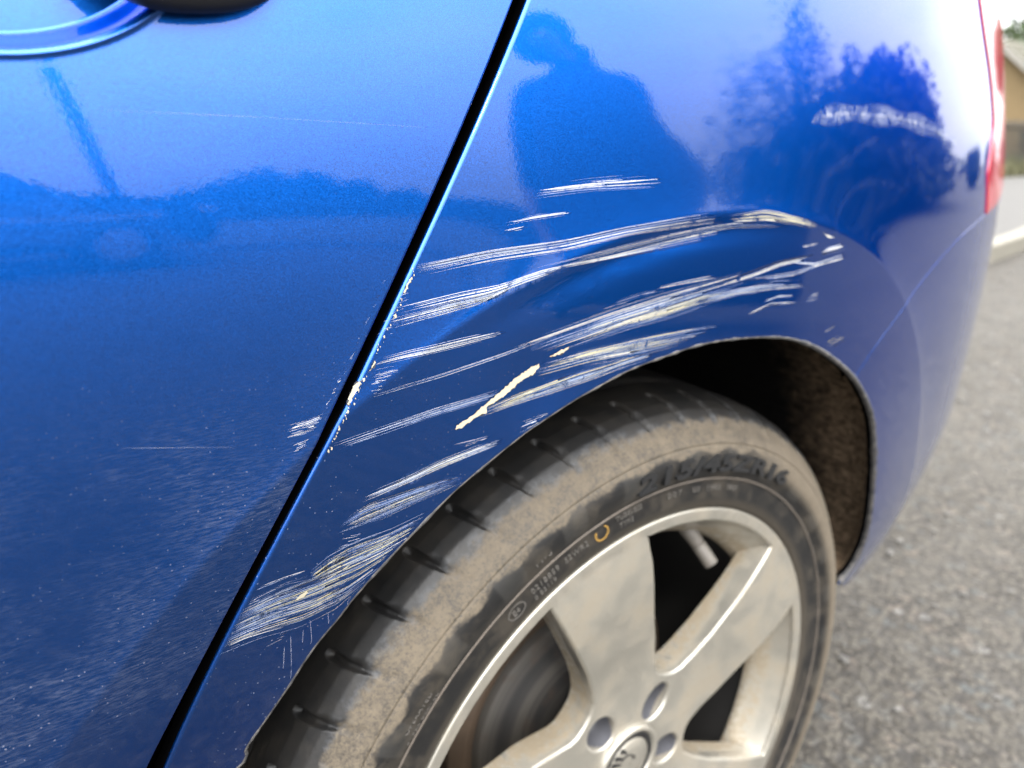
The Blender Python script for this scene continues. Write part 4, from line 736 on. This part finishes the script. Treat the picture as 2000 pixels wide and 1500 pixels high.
# door handle
def handle():
    n = 40; m = 24; V = []
    for i in range(n):
        t = i/(n-1); x = -.303+.071*t; u = 2*t-1
        e = max(1e-3, 1-abs(u)**4)**.5
        zb = .8058+.0085*((x+.275)/.040)**2 if x > -.275 else .8058+.006*((x+.275)/.026)**2
        h = .017*e; zc = zb+.019
        for j in range(m):
            a = 2*math.pi*j/m; ca, sa = math.cos(a), math.sin(a)
            V.append((x, -.0345+.0100*e*math.copysign(abs(ca)**.7, ca), zc+h*1.05*math.copysign(abs(sa)**.8, sa)))
    F = []
    for i in range(n-1):
        for j in range(m): F.append((i*m+j, i*m+(j+1) % m, (i+1)*m+(j+1) % m, (i+1)*m+j))
    F.append(tuple(range(m))); F.append(tuple(range((n-1)*m, n*m))[::-1])
    me = mesh('door_handle', V, F); bm = bmesh.new(); bm.from_mesh(me); bmesh.ops.recalc_face_normals(bm, faces=bm.faces); bm.to_mesh(me); bm.free(); me.shade_smooth()
    return link('door_handle', me, door, M_BLACK)
handle()

# rolled lip of the arch, dusty
def lip():
    P = arch_full; pts = [(p[0], S0(p[0], p[1])+.0016, p[1]) for p in P]; V = []; m = 8
    T = np.gradient(P, axis=0); T /= np.linalg.norm(T, axis=1)[:, None]; inn = np.stack([T[:, 1], -T[:, 0]], 1)
    jit = (.0010+.0008*np.clip((P[:, 0]-.04)/.1, 0, 1))+.0005*np.abs(np.convolve(rng.normal(size=len(P)), np.ones(3)/3, 'same'))
    for i in range(len(P)):
        for j in range(m):
            a = 2*math.pi*j/m; V.append((pts[i][0]+inn[i][0]*(.0012+jit[i]*math.cos(a)), pts[i][1]+jit[i]*1.3*math.sin(a), pts[i][2]+inn[i][1]*(.0012+jit[i]*math.cos(a))))
    F = []
    for i in range(len(P)-1):
        for j in range(m): F.append((i*m+j, (i+1)*m+j, (i+1)*m+(j+1) % m, i*m+(j+1) % m))
    return link('arch_lip', mesh('arch_lip', V, F), quarter, M_LIP)
lip()
# wheel-arch liner
def liner():
    P = np.vstack([[(-.358, .16)], arch_full, [(.345, .27), (.35, .16)]]); P = resample(P, .008); n = len(P); V = []
    rows = [(0, .006), (.004, .012), (.02, .018), (.036, .024), (.042, .05), (.044, .09), (.046, .14), (.046, .2), (.046, .30)]
    for i, p in enumerate(P):
        c = np.array([0, .3]); d = p-c; d /= np.linalg.norm(d); y0 = float(S0(p[0], p[1]))
        for k, (o, b) in enumerate(rows):
            j = rng.uniform(-.0035, .0035) if (k > 2 and p[0] > .1) else 0
            q = p+d*(o+j); V.append((q[0], y0+b, q[1]))
    F = grid_faces(n, len(rows)); b = len(V)
    return link('wheel_arch_liner', mesh('wheel_arch_liner', V, F), car, M_LINER)
liner()
bm = bmesh.new()
box(bm, (-.2, .95, .58), (1.9, 1.26, .74)); bm_obj('inner_structure', bm, car, M_DARK)
# upper body: side glass and roof, above the frame
V = []; xs = np.linspace(-1.15, .78, 30)
for x in xs:
    y0 = float(S0(np.array(x), np.array(.955)))
    for dy, z in ((0, .955), (.035, .985), (.06, 1.02)): V.append((x, y0+dy, z))
link('shoulder_panel', mesh('shoulder_panel', V, [f[::-1] for f in grid_faces(30, 3)]), car, M_QTR)
V = []
for x in xs:
    y0 = float(S0(np.array(x), np.array(.955)))
    for dy, z in ((.06, 1.02), (.17, 1.2), (.26, 1.34)): V.append((x, y0+dy, z))
link('side_window', mesh('side_window', V, [f[::-1] for f in grid_faces(30, 3)]), car, M_GLASS)
V = []
for x in xs:
    y0 = float(S0(np.array(x), np.array(.955)))
    for dy, z in ((.26, 1.34), (.33, 1.40), (.55, 1.445), (1.05, 1.445), (1.3, 1.36)): V.append((x, y0+dy, z))
link('roof', mesh('roof', V, [f[::-1] for f in grid_faces(30, 5)]), car, M_QTR)

# ------------------------------------------------------------------ wheel
WZ = .3
wheel = empty('wheel', (0, 0, WZ), car)
PIT = 2*math.pi/54; A0 = R_(118.3)
def tyre():
    key = [(.2185, .006), (.2200, .002), (.2235, -.0005), (.230, -.0015), (.240, -.0015), (.2428, -.0018), (.246, -.0024), (.250, -.0045), (.257, -.0065), (.265, -.0062), (.2695, -.0045), (.2704, -.0040), (.2710, -.0029), (.2716, -.0036), (.276, -.0010), (.281, .003), (.287, .0078), (.2925, .0138), (.2965, .0215), (.2990, .031), (.3003, .043), (.3008, .056), (.3005, .0575), (.2945, .059), (.2945, .0655), (.301, .067), (.302, .085), (.302, .1), (.295, .1015), (.295, .1105), (.302, .112), (.3015, .145), (.296, .147), (.296, .156), (.3005, .158), (.298, .185), (.29, .2), (.27, .209), (.23, .208)]
    key = np.array(key); prof = []
    for i in range(len(key)-1):
        a, b = key[i], key[i+1]; st = .0011 if (.270 < a[0] and a[1] < .045 and a[1] > -.004) else .006
        n = max(1, int(np.linalg.norm(b-a)/st)); prof += [a+(b-a)*k/n for k in range(n)]
    prof.append(key[-1]); prof = np.array(prof); m = len(prof)
    T = np.gradient(prof, axis=0); T /= np.linalg.norm(T, axis=1)[:, None]; nr = np.stack([-T[:, 1], T[:, 0]], 1)
    if (nr[m//2] @ np.array([1, 0])) < 0: nr = -nr
    sub = np.r_[np.linspace(-.5, -.17, 4, endpoint=False), np.linspace(-.17, .17, 20, endpoint=False), np.linspace(.17, .5, 4, endpoint=False)]
    angs = (A0+(np.arange(54)[:, None]+sub[None, :])*PIT).ravel()
    Rr, Y = prof[:, 0], prof[:, 1]
    arc = np.r_[0, np.cumsum(np.linalg.norm(np.diff(prof, axis=0), axis=1))]; k0 = int(np.argmin(np.abs(Rr-.2775)+10*(np.abs(Y) > .01))); k1 = int(np.argmin(np.abs(Y-.037)))
    s = (arc[k1]-arc)/(arc[k1]-arc[k0])     # 0 at the tread end, 1 at the tip on the sidewall
    shoulder = (s > -.1) & (s < 1)
    cen = -R_(2.4)*np.clip(s, 0, 1)**1.5               # groove centre drifts
    wid = np.where(s < .12, .0034*np.sqrt(np.clip(1-((s-.12)/.12)**2, 0, 1)), .0034*(1-np.clip((s-.12)/.88, 0, 1))**.55)
    dep = .0050*np.clip(1.05-s*.80, 0, 1)*(wid > 0)
    V = np.zeros((len(angs), m, 3)); fr = np.tile(sub, 54)*PIT
    for i, a in enumerate(angs):
        d = np.abs(fr[i]-cen)*Rr
        g = np.where(shoulder & (wid > 1e-5), np.clip(1-(d/np.maximum(wid, 1e-5))**2, 0, 1)**.6*dep, 0)
        r = Rr-nr[:, 0]*g; y = Y-nr[:, 1]*g
        V[i, :, 0] = r*math.cos(a); V[i, :, 1] = y; V[i, :, 2] = r*math.sin(a)
    F = grid_faces(len(angs), m, True)
    return link('tyre', mesh('tyre', V.reshape(-1, 3), F), wheel, M_RUB)
tyre()
link('tyre_rib', lathe('tyre_rib', [(.2432, -.0012), (.2435, -.0026), (.2440, -.0030), (.2445, -.0030), (.2450, -.0027), (.2454, -.0014)], 360), wheel, M_RIB)
def arc_text(txt, r, a_start, size, y, extr, mat, name='tyre_lettering', shear=0.0, spacing=1.0, sx=1.0, bold=0):
    cu = bpy.data.curves.new('t', 'FONT'); cu.body = txt; cu.size = size; cu.extrude = extr; cu.shear = shear; cu.offset = bold; cu.space_character = spacing; cu.resolution_u = 3
    o = bpy.data.objects.new('t', cu); COL.objects.link(o); dg = bpy.context.evaluated_depsgraph_get()
    me = bpy.data.meshes.new_from_object(o.evaluated_get(dg)); bpy.data.objects.remove(o)
    bm = bmesh.new(); bm.from_mesh(me); bmesh.ops.subdivide_edges(bm, edges=[e for e in bm.edges if e.calc_length() > size*.35], cuts=1)
    for v in bm.verts:
        a = R_(a_start)-v.co.x*sx/r; q = r+v.co.y; v.co = Vector((q*math.cos(a), y-v.co.z, q*math.sin(a)))
    bmesh.ops.recalc_face_normals(bm, faces=bm.faces); bm.to_mesh(me); bm.free(); me.name = name
    return link(name, me, wheel, mat)
arc_text('215/45ZR16', .2522, 95.5, .0168, -.0060, .0022, M_LETTER, shear=.10, spacing=1.08, sx=1.95, bold=.0005)
arc_text('TUBELESS', .2375, 99.4, .0052, -.0015, .0008, M_LETTER2, spacing=1.1)
arc_text('TYRE', .2310, 98.6, .0052, -.0011, .0008, M_LETTER2, spacing=1.1)
arc_text('E4', .2325, 121.5, .0060, -.0015, .0008, M_LETTER2)
arc_text('0218859  S2WR2', .2345, 117.3, .0060, -.0014, .0008, M_LETTER2, spacing=1.15)
arc_text('0 85119 ', .2285, 117.3, .0050, -.0010, .0008, M_LETTER2, spacing=1.15)
arc_text('DOT', .2355, 87.5, .0058, -.0014, .0008, M_LETTER2, spacing=1.3)
arc_text('U2   LNB5   3021', .2352, 81.0, .0058, -.0014, .0008, M_LETTER2, spacing=1.3)
arc_text('M+S', .2535, 115.2, .0075, -.0054, .0008, M_LETTER2)
arc_text('OPERATED', .2545, 141.5, .0050, -.0056, .0008, M_LETTER2, spacing=1.1)
arc_text('STEEL BELTED', .2480, 143.0, .0050, -.0033, .0008, M_LETTER2, spacing=1.1)
bm = bmesh.new()
def ring(bm, ca, cr, rx, ry, w, y, a0=0, a1=360, n=36, h=.0006):
    vs_ = []
    for i in range(n+1):
        t = R_(a0+(a1-a0)*i/n)
        for q in (1, 1-w/rx):
            u, v = rx*q*math.cos(t), ry*q*math.sin(t); a = R_(ca)-u/cr; rr = cr+v
            vs_.append(bm.verts.new((rr*math.cos(a), y, rr*math.sin(a))))
    for i in range(n): bm.faces.new((vs_[2*i], vs_[2*i+1], vs_[2*i+3], vs_[2*i+2]))
    r = bmesh.ops.extrude_face_region(bm, geom=list(bm.faces)); bmesh.ops.translate(bm, vec=(0, -h, 0), verts=[g for g in r['geom'] if isinstance(g, bmesh.types.BMVert)])
    bmesh.ops.recalc_face_normals(bm, faces=bm.faces)
ring(bm, 120.6, .2345, .0072, .0048, .0008, -.0013); bm_obj('tyre_emblem', bm, wheel, M_LETTER2)
bm = bmesh.new(); ring(bm, 102.4, .2360, .0060, .0054, .0011, -.0013, -215, 60, 30, .0005); bm_obj('tyre_paint_mark', bm, wheel, M_YEL)

# alloy rim
def RF(x, z):
    r = np.hypot(x, z); t = np.clip((.2115-r)/.14, 0, 1); s = t*t*(3-2*t)
    th = np.arctan2(z, x); cr = np.clip((r-.07)/.05, 0, 1)*np.clip((.2105-r)/.05, 0, 1)
    return .0005+.0125*s-.0006*np.clip((r-.2115)/.004, 0, 1)-.0030*cr*(.5+.5*np.cos(5*(th-R_(101))))
def polarloop(L_, k, step=.0035):
    P = np.array([(r*math.cos(R_(a-72*k)), r*math.sin(R_(a-72*k))) for a, r in L_]); Q = resample(np.vstack([P, P[:1]]), step)[:-1]
    return Q
win = [(91.5, .2115), (90.8, .200), (89.6, .187), (86.6, .152), (83.0, .127), (78.8, .1088), (74, .089), (69, .0770), (64, .0725), (56, .0722), (48.5, .0755), (43.5, .0835), (41.4, .098), (41.0, .121), (41.6, .145), (42.2, .170), (43.0, .2115)] + [(43.0+(91.5-43.0)*i/14, .2115) for i in range(1, 14)]
holes = [polarloop(win, k) for k in range(5)]
for k in range(5):
    a = R_(51.6-72*k); c = np.array([.0495*math.cos(a), .0495*math.sin(a)]); rd = np.array([math.cos(a), math.sin(a)]); tn = np.array([-rd[1], rd[0]])
    holes.append(np.array([c+rd*(.0190*math.cos(t)+.0014)+tn*.0158*math.sin(t) for t in np.linspace(0, 2*math.pi, 28, endpoint=False)]))
holes.append(np.array([(.0322*math.cos(t), .0322*math.sin(t)) for t in np.linspace(0, 2*math.pi, 60, endpoint=False)]))
outer = np.array([(.2182*math.cos(t), .2182*math.sin(t)) for t in np.linspace(0, 2*math.pi, 400, endpoint=False)])
pts = [gridpts(-.22, .22, -.22, .22, .006)]
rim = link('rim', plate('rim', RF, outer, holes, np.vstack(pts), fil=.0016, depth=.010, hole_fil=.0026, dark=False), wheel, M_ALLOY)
# deeper walls of the five windows and the recess cups
def walls(name, loops, d0, d1, shrink, mat, parent, floor=False):
    V = []; F = []
    for lp in loops:
        c = lp.mean(0); n = len(lp); b = len(V)
        for d, s in ((d0, 0), (d1, shrink)):
            q = c+(lp-c)*(1-s/np.linalg.norm(lp-c, axis=1)[:, None]); y = RF(lp[:, 0], lp[:, 1])+d
            V += [(q[i, 0], y[i], q[i, 1]) for i in range(n)]
        F += [(b+i, b+(i+1) % n, b+n+(i+1) % n, b+n+i) for i in range(n)]
        if floor: F.append(tuple(range(b+n, b+2*n)))
    return link(name, mesh(name, V, F), parent, mat)
for k in range(5):
    lp = holes[k]; c = lp.mean(0); r = np.hypot(lp[:, 0], lp[:, 1])
    q = np.where((r > .2110)[:, None], lp, lp-(lp-c)/np.linalg.norm(lp-c, axis=1)[:, None]*.0030)
    a = np.degrees(np.arctan2(q[:, 1], q[:, 0])); n = len(q); V = []; F = []
    for d in (.0095, .025):
        rr = np.where(r > .2110, .206 if d < .02 else .20, 1)
        for i in range(n):
            s = .0 if d < .02 else .0008
            V.append((q[i, 0]*1.0, RF(lp[i, 0], lp[i, 1])+d, q[i, 1]))
    keep = [i for i in range(n) if not (r[i] > .2110 and r[(i+1) % n] > .2110)]
    F = [(i, (i+1) % n, n+(i+1) % n, n+i) for i in keep]
    link('spoke_wall', mesh('spoke_wall', V, F), wheel, M_ALLOY)
for k in range(5):
    lp = holes[5+k]; c = lp.mean(0); n = len(lp); V = []
    for d, s in ((.002, .86), (.016, .80), (.024, .70)):
        for i in range(n):
            q = c+(lp[i]-c)*s; V.append((q[0], RF(c[0], c[1])+d, q[1]))
    F = [(j*n+i, j*n+(i+1) % n, (j+1)*n+(i+1) % n, (j+1)*n+i) for j in range(2) for i in range(n)]+[tuple(range(2*n, 3*n))]
    link('bolt_recess', mesh('bolt_recess', V, F), wheel, M_RECESS)
    bm = bmesh.new(); bmesh.ops.create_cone(bm, cap_ends=True, segments=6, radius1=.0078, radius2=.0072, depth=.010, matrix=Matrix.Translation((c[0], float(RF(c[0], c[1]))+.022, c[1])) @ Matrix.Rotation(R_(90), 4, 'X')); bm_obj('wheel_bolt', bm, wheel, M_IRON, bevel=.0006)
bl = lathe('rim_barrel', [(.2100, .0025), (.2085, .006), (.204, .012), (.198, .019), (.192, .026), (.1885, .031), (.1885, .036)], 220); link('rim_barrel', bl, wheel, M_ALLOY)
link('barrel_well', lathe('barrel_well', [(.1885, .036), (.196, .045), (.196, .19), (.205, .2)], 120), wheel, M_DRUM)
link('brake_drum', lathe('brake_drum', [(.001, .070), (.050, .070), (.053, .073), (.075, .074), (.078, .077), (.096, .078), (.0985, .081), (.0985, .125)], 120), wheel, M_RINGED)
link('drum_flange', lathe('drum_flange', [(.0995, .086), (.106, .083), (.110, .083), (.112, .086), (.119, .087), (.121, .090), (.121, .135)], 120), wheel, M_RUST)
link('backing_plate', lathe('backing_plate', [(.10, .13), (.15, .13), (.155, .14), (.205, .195)], 120), wheel, M_DRUM)
# valve
v0 = Vector((.0800, .036, .1745)); v1 = Vector((.0880, .013, .1460))
vd = v1-v0; bm = bmesh.new(); mt = v0.to_track_quat('Z', 'Y')
for a_, b_, r0, r1 in ((0, .5, .0078, .0056), (.5, 1.0, .0062, .0060)):
    bmesh.ops.create_cone(bm, cap_ends=True, segments=16, radius1=r0, radius2=r1, depth=vd.length*(b_-a_), matrix=Matrix.Translation(v0+vd*((a_+b_)/2)) @ vd.to_track_quat('Z', 'Y').to_matrix().to_4x4())
bm_obj('valve_stem', bm, wheel, M_VALVE, bevel=.0008, smooth=True)
# centre cap with its raised ring and winged-arrow roundel
cap = link('centre_cap', lathe('centre_cap', [(.0328, .016), (.0326, .0105), (.0318, .0088), (.0304, .0082), (.0284, .0084), (.0274, .0096), (.0268, .0112), (.001, .0112)], 90), wheel, M_ALLOY)
link('cap_ring', lathe('cap_ring', [(.0268, .0109), (.0262, .0100), (.0222, .0100), (.0218, .0109)], 90), wheel, M_LETTER)
link('cap_disc', lathe('cap_disc', [(.0219, .0106), (.0214, .0098), (.012, .0090), (.001, .0088)], 90), wheel, M_ALLOY)
bm = bmesh.new()
def stroke(bm, pts, w, y=.0082):
    P = np.array(pts); T = np.gradient(P, axis=0); T /= np.linalg.norm(T, axis=1)[:, None]; n2_ = np.stack([-T[:, 1], T[:, 0]], 1); n = len(P); vv = []
    for i in range(n):
        ww = w*(1-.75*i/(n-1)); yy = float(np.interp(np.hypot(*P[i]), [.001, .012, .0214], [.0088, .0090, .0098]))-.0004
        for s in (-1, 1): q = P[i]+n2_[i]*ww*s; vv.append(bm.verts.new((q[0], yy, q[1])))
    for i in range(n-1): bm.faces.new((vv[2*i], vv[2*i+1], vv[2*i+3], vv[2*i+2]))
for sx, sz, ex, ez in ((-.0165, .0135, -.008, .0085), (-.0195, .0085, -.010, .0045), (-.0105, .0180, -.0045, .0120)):
    stroke(bm, [(sx+(ex-sx)*t+.0015*math.sin(t*3), sz+(ez-sz)*t) for t in np.linspace(0, 1, 6)], .0021)
stroke(bm, [(-.004+.010*math.cos(t), -.002+.012*math.sin(t)) for t in np.linspace(2.2, .3, 10)], .0010)
stroke(bm, [(.004+.0016*math.cos(t), .004+.0016*math.sin(t)) for t in np.linspace(0, 6.2, 10)], .0006)
stroke(bm, [(-.012, -.008), (-.004, -.009), (.004, -.010), (.013, -.012)], .0010)
bmesh.ops.recalc_face_normals(bm, faces=bm.faces)
bm_obj('cap_emblem', bm, wheel, M_LETTER)

# ------------------------------------------------------------------ scrapes, chips, scuffs, painted sky streak
PAL = {'w': [((0.528, 0.528, 0.512), 5), ((0.400, 0.432, 0.496), 3), ((0.224, 0.272, 0.400), 2), ((0.012, 0.016, 0.040), 1)],
       'l': [((0.336, 0.384, 0.496), 5), ((0.208, 0.272, 0.440), 4), ((0.464, 0.480, 0.512), 2)],
       'm': [((0.496, 0.496, 0.480), 4), ((0.288, 0.344, 0.464), 5), ((0.464, 0.432, 0.288), 3), ((0.176, 0.240, 0.416), 3), ((0.016, 0.020, 0.040), 1.2)],
       'c': [((0.496, 0.460, 0.320), 5), ((0.528, 0.512, 0.448), 3), ((0.416, 0.376, 0.224), 2), ((0.024, 0.024, 0.032), 1.4)]}
HZ = []
def scrape(b):
    n = 26; Tp = resample(np.array(b['t']), n=n); Bt = resample(np.array(b['b']), n=n); S = S_door if b['h'] == 'd' else S0
    V = []; F = []; Cc = []; pal = PAL[b['p']]; pw = np.array([q[1] for q in pal], float); pw /= pw.sum()
    if b['n'] >= 20:
        for q in range(5):
            HZ.append((Tp, Bt, random.uniform(.1, .9), random.uniform(.0016, .0034), S, b['h']))
    cnt = max(2, int(b['n']*.46)+1)
    fine = int(b['n']*.5)+2
    for k in range(cnt+fine):
        hair = k >= cnt
        v = random.uniform(-.18, 1.18) if hair else (k+random.uniform(.1, .9))/cnt
        rag = b['r']*(1.7 if hair else 1)
        u0 = random.random()**1.8*rag*2.0; u1 = 1-random.random()**1.8*rag*2.0
        if random.random() < .36:
            ln = random.uniform(.2, .7); u0 = random.uniform(0, 1-ln); u1 = u0+ln
        if u1-u0 < .05: continue
        if hair: u0 = max(0, u0-.04)
        m = max(5, int(20*(u1-u0))); uu = np.linspace(u0, u1, m); ii = uu*(n-1); i0 = np.clip(ii.astype(int), 0, n-2); fr = (ii-i0)[:, None]
        vv = np.clip(v+.10*np.sin(uu*random.uniform(1, 4)+random.uniform(0, 6))/max(1, cnt**.5), -.2, 1.2)[:, None]
        L0 = Tp[i0]*(1-fr)+Tp[i0+1]*fr; L1 = Bt[i0]*(1-fr)+Bt[i0+1]*fr; P = L0*(1-vv)+L1*vv
        T = np.gradient(P, axis=0); T /= np.linalg.norm(T, axis=1)[:, None]+1e-9; nn = np.stack([-T[:, 1], T[:, 0]], 1)
        lo, hi = max(.22, b['w'][0]*.9), max(.42, b['w'][1]*.78); w = .5e-3*(random.uniform(.12, .24) if hair else lo+(hi-lo)*random.random()**2.2)
        s = np.linspace(0, 1, m); taper = np.minimum(1, np.minimum(s/.12, (1-s)/.22))**.7*(.75+.25*np.sin(s*random.uniform(4, 14)+random.uniform(0, 6)))
        lift = .00006+.00016*random.random(); ci = rng.choice(len(pal), p=pw); col = pal[ci][0]; jt = random.uniform(.8, 1.2); al = random.uniform(.25, .8)*min(1, b['a'][1]) if hair else random.uniform(*b['a'])
        base = len(V)
        for sg in (-1, 1):
            Q = P+nn*(w*taper*sg)[:, None]; y = S(Q[:, 0], Q[:, 1])-lift
            V += [(Q[i, 0], y[i], Q[i, 1]) for i in range(m)]; Cc += [(col[0]*jt, col[1]*jt, col[2]*jt, al)]*m
        F += [(base+i, base+i+1, base+m+i+1, base+m+i) for i in range(m-1)]
    N = Nrm(S, np.array([v[0] for v in V]), np.array([v[2] for v in V]))
    G = []
    for f in F:
        a, b2, c = (np.array(V[i]) for i in f[:3]); G.append(f if np.cross(b2-a, c-a)[1] < 0 else f[::-1])
    me = mesh('scrape_mark', V, G, True, N); at = me.attributes.new('sc', 'FLOAT_COLOR', 'POINT'); at.data.foreach_set('color', np.array(Cc, np.float32).ravel())
    return link('scrape_mark', me, door if b['h'] == 'd' else quarter, M_SCR)
for b in D['B']: scrape(b)
def flat_patch(name, poly, lift, mat, parent, S=S0, rough=.0004):
    P = resample(np.vstack([poly, poly[:1]]), .0009)[:-1]; P = P+rng.uniform(-rough, rough, P.shape)
    ov, oe, of, *_ = delaunay_2d_cdt([Vector(p) for p in P], [(i, (i+1) % len(P)) for i in range(len(P))], [], 1, 1e-8)
    Q = np.array([(v.x, v.y) for v in ov]); y = S(Q[:, 0], Q[:, 1])-lift; F = []
    for f in of:
        a, b_, c = (Q[i] for i in f[:3]); F.append(tuple(f) if (b_[0]-a[0])*(c[1]-a[1])-(b_[1]-a[1])*(c[0]-a[0]) > 0 else tuple(f)[::-1])
    return link(name, mesh(name, np.stack([Q[:, 0], y, Q[:, 1]], 1), F, True, Nrm(S, Q[:, 0], Q[:, 1])), parent, mat)
for c in D['CHIPS']:
    c = np.array(c); ce = c.mean(0); d = c-ce; big = ce+d*(1+.00035/np.maximum(np.linalg.norm(d, axis=1), .001))[:, None]
    flat_patch('chip_edge', big+np.array([0, -.00012]), .00010, M_CHIPEDGE, quarter, rough=.00055)
    flat_patch('paint_chip', c, .00018, M_PRIMER, quarter, rough=.00048)
# string of small chips along the edge of the panel gap, joined
V = []; F = []
E_ = resample(np.array(D['EDGE']), n=140)
for i in range(140):
    if random.random() < .52: continue
    p = E_[i]+rng.normal(0, .0005, 2); n = random.randint(5, 8); s = random.uniform(.00012, .0005)*(1.7 if random.random() < .2 else 1); b = len(V)
    dark = 0
    for j in range(n):
        a = 6.283*j/n; q = p+s*random.uniform(.5, 1.2)*np.array([.7*math.cos(a)-.25*math.sin(a), .5*math.cos(a)+1.3*math.sin(a)]); V.append((q[0], float(S0(q[0], q[1]))-.0003, q[1]))
    F.append(tuple(range(b, b+n)))
o = link('edge_chips', mesh('edge_chips', V, F, False), quarter, M_PRIMER); o['kind'] = 'stuff'
# dried drips above the arch
def ribbon(name, P, half, col, alpha, mat, parent, lift=.00018, S=S0, soft=False):
    P = smooth_line(P, .0015); m = len(P); T = np.gradient(P, axis=0); T /= np.linalg.norm(T, axis=1)[:, None]+1e-9; nn = np.stack([-T[:, 1], T[:, 0]], 1); V = []; Cc = []
    K = 7 if soft else 2; s = np.linspace(0, 1, m); tp = np.minimum(1, np.minimum(s/.1, (1-s)/.15))**.6
    for k in range(K):
        q = -1+2*k/(K-1); Q = P+nn*(half*tp*q*(1+.2*np.sin(s*23)))[:, None]; y = S(Q[:, 0], Q[:, 1])-lift; V += [(Q[i, 0], y[i], Q[i, 1]) for i in range(m)]
        Cc += [(*col, alpha*((1-q*q) if soft else 1))]*m
    F = [(k*m+i, k*m+i+1, (k+1)*m+i+1, (k+1)*m+i) for k in range(K-1) for i in range(m-1)]
    G = []
    for f in F:
        a, b2, c = (np.array(V[i]) for i in f[:3]); G.append(f if np.cross(b2-a, c-a)[1] < 0 else f[::-1])
    N = Nrm(S, np.array([v[0] for v in V]), np.array([v[2] for v in V]))
    me = mesh(name, V, G, True, N); at = me.attributes.new('sc', 'FLOAT_COLOR', 'POINT'); at.data.foreach_set('color', np.array(Cc, np.float32).ravel())
    return link(name, me, parent, mat)
for Tp, Bt, v, hw, S, h in HZ:
    a_ = random.uniform(0, .25); e_ = random.uniform(.7, 1); k_ = slice(int(a_*26), max(int(a_*26)+6, int(e_*26)))
    ribbon('dull_haze', (Tp*(1-v)+Bt*v)[k_], hw, (.20, .30, .62), .20, M_HAZE_SKY, door if h == 'd' else quarter, soft=True, lift=.00004, S=S)
for d in D['DRIP']: ribbon('dried_drip', d, .00018, (.30, .33, .42), .4, M_SCR, quarter)
ribbon('dull_scuff', D['SCUFF'], .0070, (.62, .68, .82), .62, M_HAZE_SKY, quarter, soft=True)  # sky reflected in a dent crease, painted as a pale ribbon
ribbon('dull_scuff', D['SCUFF'], .0016, (.85, .88, .95), .6, M_HAZE_SKY, quarter, soft=True, lift=.00026)  # brighter core of the painted sky reflection
for d in D['SWIRL']: ribbon('polish_swirl', d, .0035, (.30, .38, .62), .05, M_HAZE_SKY, quarter, soft=True)
